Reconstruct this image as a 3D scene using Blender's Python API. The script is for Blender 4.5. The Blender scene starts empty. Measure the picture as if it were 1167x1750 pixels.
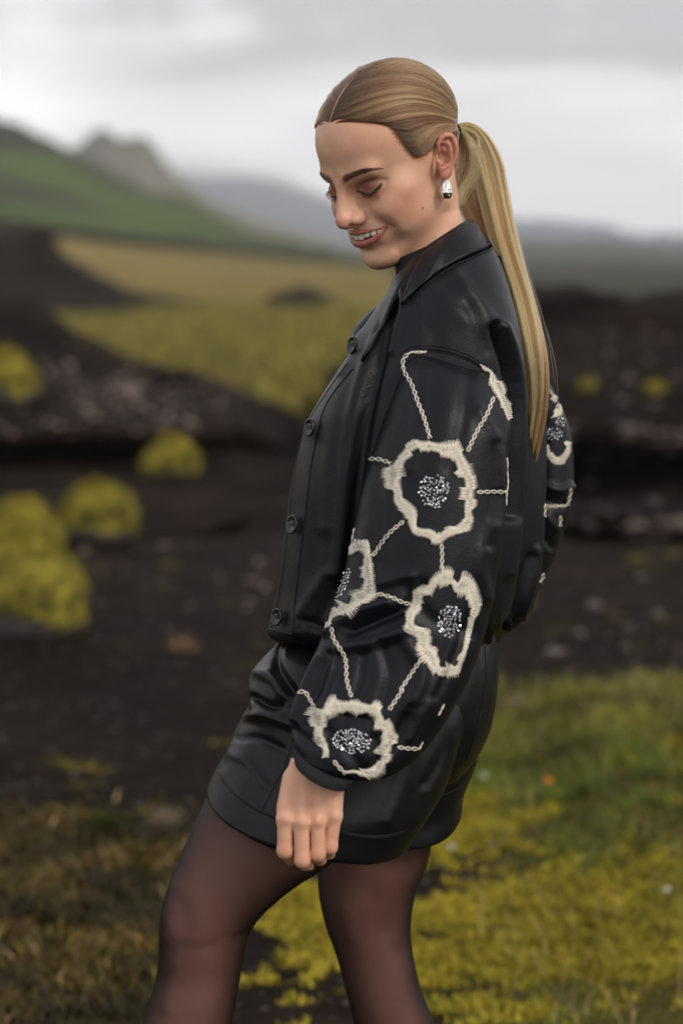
import bpy, math, random, os
import numpy as np
from mathutils import Matrix, Vector
from mathutils.bvhtree import BVHTree
from mathutils.kdtree import KDTree

rng = np.random.default_rng(7)
random.seed(7)
scene = bpy.context.scene
col = scene.collection
R = math.radians

# ----------------------------------------------------------------- camera, sky, sun, exposure
DIST = 2.89                     # camera to the plane of the person
CAM_H = 1.30
PITCH = math.atan(445 / 4132.0)
camd = bpy.data.cameras.new('camera')
cam = bpy.data.objects.new('camera', camd)
col.objects.link(cam)
camd.lens = 85
camd.sensor_fit = 'VERTICAL'
camd.sensor_height = 36
camd.sensor_width = 24
camd.clip_start = 0.1
camd.clip_end = 30000
cam.location = (0, -DIST, CAM_H)
cam.rotation_euler = (R(90) - PITCH, 0, 0)
camd.dof.use_dof = True
camd.dof.focus_distance = DIST - 0.10
camd.dof.aperture_fstop = 3.3
camd.dof.aperture_blades = 0
scene.camera = cam

SUN_EL, SUN_AZ = R(38), R(130)   # direction the light comes from; azimuth clockwise from +Y
world = bpy.data.worlds.new('World')
scene.world = world
world.use_nodes = True
wn, wl = world.node_tree.nodes, world.node_tree.links
wn.clear()
def wnode(t, **k):
    n = wn.new(t)
    for a, b in k.items():
        setattr(n, a, b)
    return n
w_out = wnode('ShaderNodeOutputWorld')
w_bg = wnode('ShaderNodeBackground')
w_sky = wnode('ShaderNodeTexSky', sky_type='NISHITA', sun_disc=False, sun_elevation=SUN_EL, sun_rotation=SUN_AZ)
w_bg.inputs['Strength'].default_value = 0.1
w_tc = wnode('ShaderNodeTexCoord')
w_sep = wnode('ShaderNodeSeparateXYZ')
wl.new(w_tc.outputs['Generated'], w_sep.inputs[0])
# clouds live on a flat layer: project the view direction on to it
def wmath(op, a, b=None):
    n = wnode('ShaderNodeMath', operation=op)
    for i, v in enumerate((a, b)):
        if v is None:
            continue
        if isinstance(v, (int, float)):
            n.inputs[i].default_value = v
        else:
            wl.new(v, n.inputs[i])
    return n.outputs[0]
zz = wmath('ADD', wmath('MAXIMUM', w_sep.outputs['Z'], 0.0), 0.16)
cx = wmath('DIVIDE', w_sep.outputs['X'], zz)
cy = wmath('DIVIDE', w_sep.outputs['Y'], zz)
w_com = wnode('ShaderNodeCombineXYZ')
wl.new(cx, w_com.inputs[0]); wl.new(cy, w_com.inputs[1])
w_n1 = wnode('ShaderNodeTexNoise')
w_n1.inputs['Scale'].default_value = 0.75
w_n1.inputs['Detail'].default_value = 5
w_n1.inputs['Roughness'].default_value = 0.5
w_n1.inputs['Distortion'].default_value = 0.3
w_off = wnode('ShaderNodeVectorMath', operation='ADD')
w_off.inputs[1].default_value = (3.1, 0.6, 0)
wl.new(w_com.outputs[0], w_off.inputs[0])
wl.new(w_off.outputs[0], w_n1.inputs['Vector'])
w_r = wnode('ShaderNodeValToRGB')
w_r.color_ramp.elements[0].position = 0.36
w_r.color_ramp.elements[0].color = (6.6, 6.6, 6.9, 1)
w_r.color_ramp.elements[1].position = 0.60
w_r.color_ramp.elements[1].color = (18.0, 17.7, 18.0, 1)
w_n2 = wnode('ShaderNodeTexNoise')
w_n2.inputs['Scale'].default_value = 9.0; w_n2.inputs['Detail'].default_value = 4; w_n2.inputs['Roughness'].default_value = 0.55
wl.new(w_tc.outputs['Generated'], w_n2.inputs['Vector'])
w_el = wnode('ShaderNodeMapRange', interpolation_type='SMOOTHSTEP')
wl.new(wmath('ADD', w_sep.outputs['Z'], wmath('MULTIPLY', wmath('SUBTRACT', w_n2.outputs['Fac'], 0.5), 0.16)), w_el.inputs[0])
w_el.inputs[1].default_value = 0.06; w_el.inputs[2].default_value = 0.125; w_el.inputs[3].default_value = 0.10; w_el.inputs[4].default_value = -0.10
wl.new(wmath('ADD', w_n1.outputs['Fac'], w_el.outputs[0]), w_r.inputs[0])
w_mix = wnode('ShaderNodeMixRGB')
w_mix.inputs[0].default_value = 0.93
wl.new(w_sky.outputs[0], w_mix.inputs[1])
wl.new(w_r.outputs[0], w_mix.inputs[2])
wl.new(w_mix.outputs[0], w_bg.inputs['Color'])
wl.new(w_bg.outputs[0], w_out.inputs[0])

sund = bpy.data.lights.new('sun', 'SUN')
sun = bpy.data.objects.new('sun', sund)
col.objects.link(sun)
sund.energy = 1.5
sund.angle = R(18)
sund.color = (1.0, 0.90, 0.76)
sdir = Vector((math.sin(SUN_AZ) * math.cos(SUN_EL), math.cos(SUN_AZ) * math.cos(SUN_EL), math.sin(SUN_EL)))
sun.rotation_euler = (-sdir).to_track_quat('-Z', 'Y').to_euler()
sun.location = (4, -4, 8)

scene.view_settings.view_transform = 'Standard'
scene.view_settings.look = 'None'
scene.view_settings.exposure = 0.0
scene.view_settings.gamma = 1.0
scene.render.engine = 'CYCLES'
scene.cycles.max_bounces = 8
scene.cycles.volume_bounces = 3
scene.cycles.use_denoising = True

# ----------------------------------------------------------------- helpers
CAMM = Matrix.Translation(cam.location) @ cam.rotation_euler.to_matrix().to_4x4()
CM = np.array(CAMM)
FPX = 4132.0
def S(px, py, Y):
    """point seen at photo pixel (px, py), Y metres behind the person's plane (studio coordinates)"""
    k = (DIST + Y) / FPX
    return np.array([(px - 583.5) * k, Y, (875 - py) * k])
def to_world(P):
    P = np.atleast_2d(np.asarray(P, float))
    c = np.stack([P[:, 0], P[:, 2], -(P[:, 1] + DIST), np.ones(len(P))], 1)
    return (c @ CM.T)[:, :3]
def W(px, py, Y):
    return to_world(S(px, py, Y))[0]

def mesh_obj(name, V, F, mat=None, parent=None, smooth=True, world=False, attr=None, uv=None):
    V = np.asarray(V, float)
    if not world:
        V = to_world(V)
    me = bpy.data.meshes.new(name)
    if isinstance(F, np.ndarray) and F.ndim == 2:
        n, k = F.shape
        me.vertices.add(len(V)); me.vertices.foreach_set('co', V.astype(np.float32).ravel())
        me.loops.add(n * k); me.loops.foreach_set('vertex_index', F.astype(np.int32).ravel())
        me.polygons.add(n); me.polygons.foreach_set('loop_start', np.arange(0, n * k, k, dtype=np.int32))
        me.polygons.foreach_set('loop_total', np.full(n, k, np.int32))
        me.update(calc_edges=True); me.validate()
    else:
        me.from_pydata(V.tolist(), [], [list(f) for f in F])
    if smooth:
        me.polygons.foreach_set('use_smooth', [True] * len(me.polygons))
    if attr is not None:
        for an, arr in attr.items():
            a = me.attributes.new(an, 'FLOAT_COLOR', 'POINT')
            arr = np.asarray(arr, np.float32)
            if arr.shape[1] == 3:
                arr = np.concatenate([arr, np.ones((len(arr), 1), np.float32)], 1)
            a.data.foreach_set('color', arr.ravel())
    if mat is not None:
        me.materials.append(mat)
    o = bpy.data.objects.new(name, me)
    col.objects.link(o)
    if parent is not None:
        o.parent = parent
    return o
def tag(o, label=None, cat=None, group=None, kind=None):
    if label: o['label'] = label
    if cat: o['category'] = cat
    if group: o['group'] = group
    if kind: o['kind'] = kind
    return o
def merge(parts):
    """parts: list of (V, F) with F quads or tris arrays -> one (V, F list)"""
    Vs, Fs, n = [], [], 0
    for V, F in parts:
        V = np.asarray(V, float)
        F = np.asarray(F)
        if F.shape[1] == 3:
            F = np.concatenate([F, F[:, 2:3]], 1)
        Vs.append(V); Fs.append(F + n); n += len(V)
    return np.concatenate(Vs), np.concatenate(Fs)
def fix_faces(F):
    return [f[:3] if f[2] == f[3] else f for f in F.tolist()]

def catmull(P, n):
    """resample polyline P (k, d) to n points, uniform in knot parameter by arc length"""
    P = np.asarray(P, float)
    k = len(P)
    d = np.linalg.norm(np.diff(P, axis=0), axis=1)
    t = np.concatenate([[0], np.cumsum(np.maximum(d, 1e-9))])
    s = np.linspace(0, t[-1], n)
    i = np.clip(np.searchsorted(t, s, side='right') - 1, 0, k - 2)
    h = (t[i + 1] - t[i]); u = ((s - t[i]) / h)[:, None]; h = h[:, None]
    m = np.zeros_like(P)
    m[1:-1] = (P[2:] - P[:-2]) / (t[2:] - t[:-2])[:, None]
    m[0] = (P[1] - P[0]) / (t[1] - t[0]); m[-1] = (P[-1] - P[-2]) / (t[-1] - t[-2])
    a, b = P[i], P[i + 1]
    return ((2*u**3 - 3*u**2 + 1) * a + (u**3 - 2*u**2 + u) * h * m[i] + (-2*u**3 + 3*u**2) * b + (u**3 - u**2) * h * m[i + 1])

def vnoise(P, scale, seed=0, octaves=3):
    """cheap smooth value noise, P (n,3)"""
    out = np.zeros(len(P)); amp = 1.0; tot = 0
    P = np.asarray(P, float) * scale
    for o in range(octaves):
        i = np.floor(P).astype(np.int64); f = P - i; f = f * f * (3 - 2 * f)
        v = 0
        for dx in (0, 1):
            for dy in (0, 1):
                for dz in (0, 1):
                    h = ((i[:, 0] + dx) * 374761393 + (i[:, 1] + dy) * 668265263 + (i[:, 2] + dz) * 2147483647 + (seed + o) * 144665) & 0x7fffffff
                    h = ((h ^ (h >> 13)) * 1274126177) & 0x7fffffff
                    h = ((h ^ (h >> 16)) & 0xffff) / 65535.0
                    w = (f[:, 0] if dx else 1 - f[:, 0]) * (f[:, 1] if dy else 1 - f[:, 1]) * (f[:, 2] if dz else 1 - f[:, 2])
                    v = v + h * w
        out += amp * (v * 2 - 1); tot += amp; amp *= 0.5; P = P * 2.03 + 17.1
    return out / tot

# ---- signed distance modelling
def s_ell(P, c, r):
    q = P - np.asarray(c, np.float32); r = np.asarray(r, np.float32)
    k0 = np.sqrt(((q / r) ** 2).sum(1)); k1 = np.sqrt(((q / (r * r)) ** 2).sum(1)) + 1e-9
    return k0 * (k0 - 1) / k1
def s_cap(P, a, b, ra, rb):
    a = np.asarray(a, np.float32); b = np.asarray(b, np.float32)
    d = b - a; t = np.clip(((P - a) @ d) / (d @ d), 0, 1)
    return np.sqrt(((P - a - t[:, None] * d) ** 2).sum(1)) - (ra + (rb - ra) * t)
def s_poly(P, pts, rads):
    out = None
    for i in range(len(pts) - 1):
        s = s_cap(P, pts[i], pts[i + 1], rads[i], rads[i + 1])
        out = s if out is None else np.minimum(out, s)
    return out
def smin(a, b, k):
    h = np.maximum(k - np.abs(a - b), 0) / k
    return np.minimum(a, b) - h * h * k * 0.25
def smax(a, b, k):
    return -smin(-a, -b, k)
def carve(f, P, pts, amp, w):
    d = s_poly(P, pts, [0] * len(pts))
    return f + amp * np.exp(-(d / w) ** 2)
def polygonize(fn, lo, hi, h, coarse=5):
    """surface nets on a narrow band; fn takes (n,3) float32 points"""
    lo = np.asarray(lo, float); hi = np.asarray(hi, float)
    nb = np.ceil((hi - lo) / (h * coarse)).astype(int)
    H = h * coarse
    cx = [lo[i] + (np.arange(nb[i]) + 0.5) * H for i in range(3)]
    G = np.stack(np.meshgrid(*cx, indexing='ij'), -1).reshape(-1, 3).astype(np.float32)
    fc = fn(G).reshape(nb)
    act = np.abs(fc) < H * 1.15
    n = nb * coarse
    F = np.repeat(np.repeat(np.repeat(np.where(fc > 0, 9.0, -9.0), coarse, 0), coarse, 1), coarse, 2).astype(np.float32)
    idx = np.argwhere(act)
    o = np.stack(np.meshgrid(*[np.arange(coarse)] * 3, indexing='ij'), -1).reshape(-1, 3)
    I = (idx[:, None, :] * coarse + o[None]).reshape(-1, 3)
    vals = np.empty(len(I), np.float32)
    for s in range(0, len(I), 400000):
        vals[s:s + 400000] = fn((lo + (I[s:s + 400000] + 0.5) * h).astype(np.float32))
    F[I[:, 0], I[:, 1], I[:, 2]] = vals
    sg = F < 0
    cell = np.zeros(tuple(n - 1), np.int8)
    offs = [(a, b, c) for a in (0, 1) for b in (0, 1) for c in (0, 1)]
    sl = lambda a, m: slice(a, a + m)
    for a, b, c in offs:
        cell += sg[sl(a, n[0]-1), sl(b, n[1]-1), sl(c, n[2]-1)]
    on = (cell > 0) & (cell < 8)
    cid = -np.ones(cell.shape, np.int64)
    ci = np.argwhere(on); cid[on] = np.arange(len(ci))
    acc = np.zeros((len(ci), 3)); cnt = np.zeros(len(ci))
    for ax in range(3):
        for a, b in ((0, 0), (0, 1), (1, 0), (1, 1)):
            s0 = [0, 0, 0]; oth = [i for i in range(3) if i != ax]
            s0[oth[0]] = a; s0[oth[1]] = b; s1 = list(s0); s1[ax] = 1
            v0 = F[ci[:, 0] + s0[0], ci[:, 1] + s0[1], ci[:, 2] + s0[2]]
            v1 = F[ci[:, 0] + s1[0], ci[:, 1] + s1[1], ci[:, 2] + s1[2]]
            m = (v0 < 0) != (v1 < 0)
            t = np.where(m, v0 / np.where(m, v0 - v1, 1), 0)
            p = np.tile(np.array(s0, float), (len(ci), 1)); p[:, ax] = t
            acc[m] += p[m]; cnt[m] += 1
    V = lo + (ci + acc / cnt[:, None] + 0.5) * h
    quads = []
    for ax in range(3):
        u, v = [(1, 2), (2, 0), (0, 1)][ax]
        s0 = [slice(1, n[i] - 1) for i in range(3)]; s0[ax] = slice(0, n[ax] - 1)
        s1 = list(s0); s1[ax] = slice(1, n[ax])
        A, B = sg[tuple(s0)], sg[tuple(s1)]
        for flip in (False, True):
            e = np.argwhere((A & ~B) if not flip else (~A & B))
            if not len(e): continue
            base = e + np.array([0 if i == ax else 1 for i in range(3)])
            def g(du, dv):
                q = base.copy(); q[:, u] -= du; q[:, v] -= dv
                return cid[q[:, 0], q[:, 1], q[:, 2]]
            q = np.stack([g(1, 1), g(0, 1), g(0, 0), g(1, 0)], 1)
            quads.append(q[:, ::-1] if flip else q)
    Q = np.concatenate(quads)
    Q = Q[(Q >= 0).all(1)]
    # pull the vertices on to the surface
    for _ in range(2):
        P32 = V.astype(np.float32); e = h * 0.4
        f0 = fn(P32); g = np.stack([(fn(P32 + np.eye(3, dtype=np.float32)[i] * e) - fn(P32 - np.eye(3, dtype=np.float32)[i] * e)) / (2 * e) for i in range(3)], 1)
        g2 = (g ** 2).sum(1) + 1e-6
        st = -(f0 / g2)[:, None] * g
        ln = np.linalg.norm(st, axis=1)[:, None]
        V = V + st * np.minimum(1, h * 0.5 / (ln + 1e-9))
    return V, Q

def tube(P, r, seg=6, closed=False, cap=True):
    """tube along polyline P (n,3), radius r scalar or (n,)"""
    P = np.asarray(P, float); n = len(P); r = np.broadcast_to(np.asarray(r, float), (n,))
    T = np.gradient(P, axis=0) if not closed else (np.roll(P, -1, 0) - np.roll(P, 1, 0))
    T /= np.linalg.norm(T, axis=1)[:, None] + 1e-12
    up = np.array([0.13, -0.9, 0.41]); up /= np.linalg.norm(up)
    A = np.cross(T, up); A /= np.linalg.norm(A, axis=1)[:, None] + 1e-9
    B = np.cross(T, A)
    th = np.arange(seg) * 2 * math.pi / seg
    V = P[:, None] + r[:, None, None] * (np.cos(th)[None, :, None] * A[:, None] + np.sin(th)[None, :, None] * B[:, None])
    V = V.reshape(-1, 3)
    i = np.arange(n if closed else n - 1)[:, None]; j = np.arange(seg)[None]
    i2 = (i + 1) % n; j2 = (j + 1) % seg
    F = np.stack([i * seg + j, i * seg + j2, i2 * seg + j2, i2 * seg + j], -1).reshape(-1, 4)
    if cap and not closed:
        V = np.concatenate([V, P[:1], P[-1:]]); a, b = len(V) - 2, len(V) - 1
        j = np.arange(seg); j2 = (j + 1) % seg
        F = np.concatenate([F, np.stack([j2, j, np.full(seg, a), np.full(seg, a)], 1),
                            np.stack([(n-1)*seg + j, (n-1)*seg + j2, np.full(seg, b), np.full(seg, b)], 1)])
    return V, F

# ----------------------------------------------------------------- materials
def mat(name):
    m = bpy.data.materials.new(name); m.use_nodes = True
    nt = m.node_tree
    return m, nt.nodes, nt.links, nt.nodes['Principled BSDF']
def noise_node(N, L, scale, detail=4, rough=0.6, vec=None, coord='Object'):
    tc = N.new('ShaderNodeTexCoord'); n = N.new('ShaderNodeTexNoise')
    n.inputs['Scale'].default_value = scale; n.inputs['Detail'].default_value = detail; n.inputs['Roughness'].default_value = rough
    L.new(vec if vec is not None else tc.outputs[coord], n.inputs['Vector'])
    return n
def ramp(N, L, src, stops):
    r = N.new('ShaderNodeValToRGB')
    e = r.color_ramp.elements
    while len(e) < len(stops): e.new(0.5)
    for i, (p, c) in enumerate(stops):
        e[i].position = p; e[i].color = (*c, 1) if len(c) == 3 else c
    L.new(src, r.inputs[0])
    return r
def bump(N, L, src, bsdf, strength, dist, prev=None):
    b = N.new('ShaderNodeBump'); b.inputs['Strength'].default_value = strength; b.inputs['Distance'].default_value = dist
    L.new(src, b.inputs['Height'])
    if prev is not None: L.new(prev.outputs[0], b.inputs['Normal'])
    L.new(b.outputs[0], bsdf.inputs['Normal'])
    return b

# skin: pigment comes from a per-vertex attribute
M_skin, N, L, B = mat('skin')
at = N.new('ShaderNodeAttribute'); at.attribute_name = 'pig'
n1 = noise_node(N, L, 520, 4, 0.7)
n2 = noise_node(N, L, 28, 3, 0.6)
mx = N.new('ShaderNodeMixRGB'); mx.blend_type = 'MULTIPLY'; mx.inputs[0].default_value = 1
rr = ramp(N, L, n2.outputs['Fac'], [(0.3, (0.93, 0.82, 0.79)), (0.7, (1.05, 1.06, 1.05))])
L.new(at.outputs['Color'], mx.inputs[1]); L.new(rr.outputs[0], mx.inputs[2])
L.new(mx.outputs[0], B.inputs['Base Color'])
mr = N.new('ShaderNodeMapRange'); L.new(at.outputs['Alpha'], mr.inputs[0]); mr.inputs[3].default_value = 0.33; mr.inputs[4].default_value = 0.44
L.new(mr.outputs[0], B.inputs['Roughness'])
B.inputs['Specular IOR Level'].default_value = 0.42
B.inputs['Subsurface Weight'].default_value = 0.22
B.inputs['Subsurface Radius'].default_value = (1.0, 0.35, 0.2)
B.inputs['Subsurface Scale'].default_value = 0.006
bump(N, L, n1.outputs['Fac'], B, 0.30, 0.0006)

def leather(name, base, rough, nscale, bstr, wr=14, wstr=0.3, grain=420):
    m, N, L, B = mat(name)
    B.inputs['Base Color'].default_value = (*base, 1)
    B.inputs['Roughness'].default_value = rough
    B.inputs['Specular IOR Level'].default_value = 0.24
    tc = N.new('ShaderNodeTexCoord')
    nn = noise_node(N, L, nscale, 4, 0.6)
    r2 = N.new('ShaderNodeMapRange'); L.new(nn.outputs['Fac'], r2.inputs[0])
    r2.inputs[3].default_value = rough - 0.08; r2.inputs[4].default_value = rough + 0.12
    L.new(r2.outputs[0], B.inputs['Roughness'])
    w = noise_node(N, L, wr, 4, 0.55); w.inputs['Distortion'].default_value = 1.2
    b1 = bump(N, L, w.outputs['Fac'], B, wstr, 0.006)
    c_ = noise_node(N, L, wr * 4.5, 5, 0.62); c_.inputs['Distortion'].default_value = 2.2
    b1 = bump(N, L, c_.outputs['Fac'], B, wstr * 2.4, 0.0016, b1)
    g = N.new('ShaderNodeTexVoronoi'); g.inputs['Scale'].default_value = grain
    L.new(tc.outputs['Object'], g.inputs['Vector'])
    bump(N, L, g.outputs['Distance'], B, bstr, 0.0006, b1)
    return m
M_leather = leather('black_leather', (0.0042, 0.0050, 0.0088), 0.41, 30, 0.30, 12, 0.10)
M_satin = leather('black_satin', (0.0045, 0.005, 0.007), 0.36, 24, 0.05, 9, 0.12, 900)
M_knit, N, L, B = mat('black_knit')
B.inputs['Base Color'].default_value = (0.006, 0.006, 0.009, 1); B.inputs['Roughness'].default_value = 0.85
wv = N.new('ShaderNodeTexWave'); wv.inputs['Scale'].default_value = 160; bump(N, L, wv.outputs['Fac'], B, 0.4, 0.001)
M_thread, N, L, B = mat('cream_thread')
nn = noise_node(N, L, 300, 2)
rr = ramp(N, L, nn.outputs['Fac'], [(0.3, (0.66, 0.60, 0.50)), (0.7, (0.84, 0.79, 0.69))])
L.new(rr.outputs[0], B.inputs['Base Color']); B.inputs['Roughness'].default_value = 0.8
M_gem, N, L, B = mat('crystal')
B.inputs['Base Color'].default_value = (0.75, 0.75, 0.78, 1); B.inputs['Metallic'].default_value = 1; B.inputs['Roughness'].default_value = 0.12
M_silver, N, L, B = mat('silver')
B.inputs['Base Color'].default_value = (0.82, 0.81, 0.79, 1); B.inputs['Metallic'].default_value = 1; B.inputs['Roughness'].default_value = 0.09
nn = noise_node(N, L, 150, 1); bump(N, L, nn.outputs['Fac'], B, 0.35, 0.001)
M_button, N, L, B = mat('black_button')
B.inputs['Base Color'].default_value = (0.012, 0.012, 0.014, 1); B.inputs['Roughness'].default_value = 0.22
M_tooth, N, L, B = mat('tooth_enamel')
B.inputs['Base Color'].default_value = (0.80, 0.71, 0.55, 1); B.inputs['Roughness'].default_value = 0.25
M_tights, N, L, B = mat('sheer_black_tights')
lw = N.new('ShaderNodeLayerWeight'); lw.inputs['Blend'].default_value = 0.42
rr = ramp(N, L, lw.outputs['Facing'], [(0.0, (0.145, 0.075, 0.058)), (0.28, (0.088, 0.042, 0.034)), (0.58, (0.027, 0.013, 0.012)), (0.85, (0.005, 0.003, 0.004)), (1.0, (0.002, 0.002, 0.002))])
nn = noise_node(N, L, 9, 3)
r3 = ramp(N, L, nn.outputs['Fac'], [(0.3, (0.82, 0.80, 0.82)), (0.7, (1.12, 1.08, 1.05))])
mx = N.new('ShaderNodeMixRGB'); mx.blend_type = 'MULTIPLY'; mx.inputs[0].default_value = 1
L.new(rr.outputs[0], mx.inputs[1]); L.new(r3.outputs[0], mx.inputs[2]); L.new(mx.outputs[0], B.inputs['Base Color'])
B.inputs['Roughness'].default_value = 0.5
B.inputs['Specular IOR Level'].default_value = 0.18
nf = noise_node(N, L, 900, 2); bump(N, L, nf.outputs['Fac'], B, 0.25, 0.0006)

def hair_mat(name, lo, hi, root=None):
    m = bpy.data.materials.new(name); m.use_nodes = True
    N, L = m.node_tree.nodes, m.node_tree.links
    N.clear()
    out = N.new('ShaderNodeOutputMaterial'); B = N.new('ShaderNodeBsdfHairPrincipled')
    B.parametrization = 'COLOR'
    hi_ = N.new('ShaderNodeHairInfo')
    r1 = ramp(N, L, hi_.outputs['Random'], [(0.0, lo), (1.0, hi)])
    if root:
        mx = N.new('ShaderNodeMixRGB'); r2 = ramp(N, L, hi_.outputs['Intercept'], root[1])
        L.new(r2.outputs[0], mx.inputs[0]); mx.inputs[2].default_value = (*root[0], 1); L.new(r1.outputs[0], mx.inputs[1])
        L.new(mx.outputs[0], B.inputs['Color'])
    else:
        L.new(r1.outputs[0], B.inputs['Color'])
    B.inputs['IOR'].default_value = 1.46; B.inputs['Roughness'].default_value = 0.26; B.inputs['Radial Roughness'].default_value = 0.35
    L.new(B.outputs[0], out.inputs[0])
    return m
ROOT = ((0.042, 0.021, 0.013), [(0.02, (0.96,)*3), (0.34, (0.44,)*3), (0.68, (0.0,)*3)])
M_hair_cap = hair_mat('slicked_blond_hair', (0.12, 0.048, 0.018), (0.47, 0.205, 0.080), ROOT)
M_hair_light = hair_mat('slicked_blond_streaks', (0.52, 0.235, 0.088), (0.92, 0.50, 0.215), ROOT)
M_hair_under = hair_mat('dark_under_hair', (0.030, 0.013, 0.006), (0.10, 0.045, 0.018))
M_hair_tail = hair_mat('blond_ponytail', (0.66, 0.235, 0.070), (0.98, 0.50, 0.200))
M_tail_dark = hair_mat('brown_ponytail_strands', (0.17, 0.060, 0.020), (0.50, 0.20, 0.062))
M_hair_dark = hair_mat('dark_brow_hair', (0.014, 0.009, 0.008), (0.070, 0.045, 0.036))
M_scalp, N, L, B = mat('scalp_hair_base')
B.inputs['Base Color'].default_value = (0.10, 0.058, 0.03, 1); B.inputs['Roughness'].default_value = 0.6

def hair_curves(name, P, rad, material, parent):
    """P (k, n, 3) studio coordinates, rad (k, n)"""
    k, n, _ = P.shape
    hc = bpy.data.hair_curves.new(name)
    hc.add_curves([n] * k)
    hc.attributes['position'].data.foreach_set('vector', to_world(P.reshape(-1, 3)).astype(np.float32).ravel())
    ra = hc.attributes.get('radius') or hc.attributes.new('radius', 'FLOAT', 'POINT')
    ra.data.foreach_set('value', np.asarray(rad, np.float32).ravel())
    hc.materials.append(material)
    o = bpy.data.objects.new(name, hc)
    col.objects.link(o)
    if parent: o.parent = parent
    return o

# ================================================================= THE PERSON
person = bpy.data.objects.new('person', None)
col.objects.link(person)
person.location = (0.0, 0.0, 0.0)
tag(person, 'smiling woman looking down in black jacket with flower embroidered sleeves, shorts and sheer tights', 'person')

# ---- head frame (mm), X = her right, Y = face forward, Z = up
HR = np.array([[-0.67276044, -0.65423951, -0.34549105],
 [ 0.73867039, -0.56747351, -0.36378547],
 [ 0.0419458 , -0.49994448,  0.86504108]])
HSC = 0.994 * 0.001
HO = S(677.473, 279.534, 0.0)
def h2s(P):
    return HO + (np.atleast_2d(P) @ HR.T) * HSC
def s2h(P):
    return ((np.atleast_2d(P) - HO) @ HR) / HSC
def hpx(P):
    """photo pixel of head points"""
    s = h2s(P)
    k = FPX / (DIST + s[:, 1])
    return np.stack([583.5 + s[:, 0] * k, 875 - s[:, 2] * k], 1)
def hl(px, py, xn):
    """head-frame point on the sight line of a photo pixel at xn mm to her left (mirrored coordinates)"""
    a = s2h(S(px, py, -0.3))[0]; b = s2h(S(px, py, 0.3))[0]
    t = (-xn - a[0]) / (b[0] - a[0])
    p = a + (b - a) * t
    return (xn, p[1], p[2])

def mir(P):
    Q = P.copy(); Q[:, 0] = np.abs(Q[:, 0]); return Q
LIPU = [(0, 98.6, -45.6), (5, 98.3, -45.0), (12, 95.8, -45.4), (19, 91.0, -46.2), (26, 84.8, -47.0), (32, 78.6, -47.6)]
LIPUR = [2.5, 2.7, 2.4, 2.0, 1.6, 1.1]
LIPL = [(0, 96.6, -60.4), (8, 95.6, -59.7), (16, 91.6, -57.9), (23, 86.4, -54.8), (28.5, 81.8, -51.5), (32, 78.6, -48.6)]
LIPLR = [5.0, 4.9, 4.5, 3.6, 2.4, 1.2]
NAPE = s2h(S(762, 540, 0.02))[0]
SHOU = s2h(S(760, 700, 0.02))[0]
earpts = [hl(749.5, 262, 73), hl(748.5, 246, 77), hl(753.5, 236, 80), hl(760.5, 231.5, 83), hl(768.5, 231.0, 84), hl(774.5, 237, 85), hl(778.5, 247, 86), hl(779.5, 258, 85), hl(777.5, 269, 83), hl(773, 281, 80), hl(768, 291, 77), hl(763, 298, 74)]
earr = [2.0, 2.7, 3.0, 3.1, 3.2, 3.1, 3.0, 2.8, 2.6, 2.5, 2.8, 3.4]
antih = [hl(756, 244, 80), hl(766, 247, 82), hl(770, 257, 82.5), hl(769, 269, 81), hl(764, 281, 78), hl(757, 288, 76)]
antih2 = [hl(764, 238, 81), hl(768, 248, 82.5), hl(770, 257, 82.5)]
tragp = [hl(747.5, 268, 73), hl(748.5, 277, 74.5), hl(750, 285, 73.5), hl(753, 292, 73)]
earc = hl(764, 262, 73)
def skull(P):
    """P mirrored (her-left positive)"""
    f = s_ell(P, (0, -8, 40), (72.5, 92, 80))
    f = smin(f, s_ell(P, (0, 23, 46), (58, 67, 56)), 24)
    f = smin(f, s_ell(P, (0, 14, -4), (60, 70, 60)), 20)
    return f

def head_base(P0, P):
    f = skull(P)
    f = smin(f, s_cap(P, (46, 0, -48), (13, 68, -85), 15, 15), 24)
    f = smin(f, s_ell(P, (0, 40, -48), (47, 44, 40)), 20)
    f = smin(f, s_ell(P, (0, 76.5, -86), (19, 19.5, 15.5)), 12)
    f = smin(f, s_ell(P, (43, 48, -12), (20, 23, 17)), 20)       # cheekbone
    f = smin(f, s_ell(P, (38, 42, -40), (20, 30, 26)), 20)
    f = smin(f, s_ell(P, (36, 63.5, -25), (18, 20, 18)), 12)       # smiling cheek
    f = smin(f, s_ell(P, (0, 75, -52), (29, 22.0, 24)), 14)      # muzzle
    f = smin(f, s_cap(P, (7, 87.0, 21), (38, 76, 24), 7.4, 4.6), 18) # brow ridge
    nk = s_poly(P0, [(0, -20, -18), (0, -6, -75), tuple(NAPE), tuple(SHOU)], [52, 48, 48, 70])
    f = smin(f, nk, 16)
    # eye socket
    f = smax(f, -s_ell(P, (30, 98, 4), (15, 15, 11)), 9)
    # nose
    f = smin(f, s_cap(P, (0, 84, 6), (0, 92, -22), 8, 13), 9)
    f = smin(f, s_cap(P, (0, 94, 13), (0, 110.0, -18), 5.6, 6.2), 9)
    f = smin(f, s_ell(P, (0, 110.6, -24.5), (8.2, 9.6, 8.6)), 7)
    f = smin(f, s_ell(P, (12.6, 97.5, -27), (5.6, 10.5, 6.4)), 8)
    f = smin(f, s_cap(P, (0, 108.5, -31), (0, 94, -36.5), 3.4, 4.2), 4)
    f = smax(f, -s_ell(P, (6.8, 103.5, -35.5), (3.2, 6.5, 4.0)), 2.5)
    # lids
    f = smin(f, s_ell(P, (30, 69.5, 1.5), (16.0, 15.2, 13.4)), 3.0)
    # mouth
    f = smin(f, s_poly(P, LIPU, LIPUR), 2.2)
    f = smin(f, s_poly(P, LIPL, LIPLR), 2.6)
    return f
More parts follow.
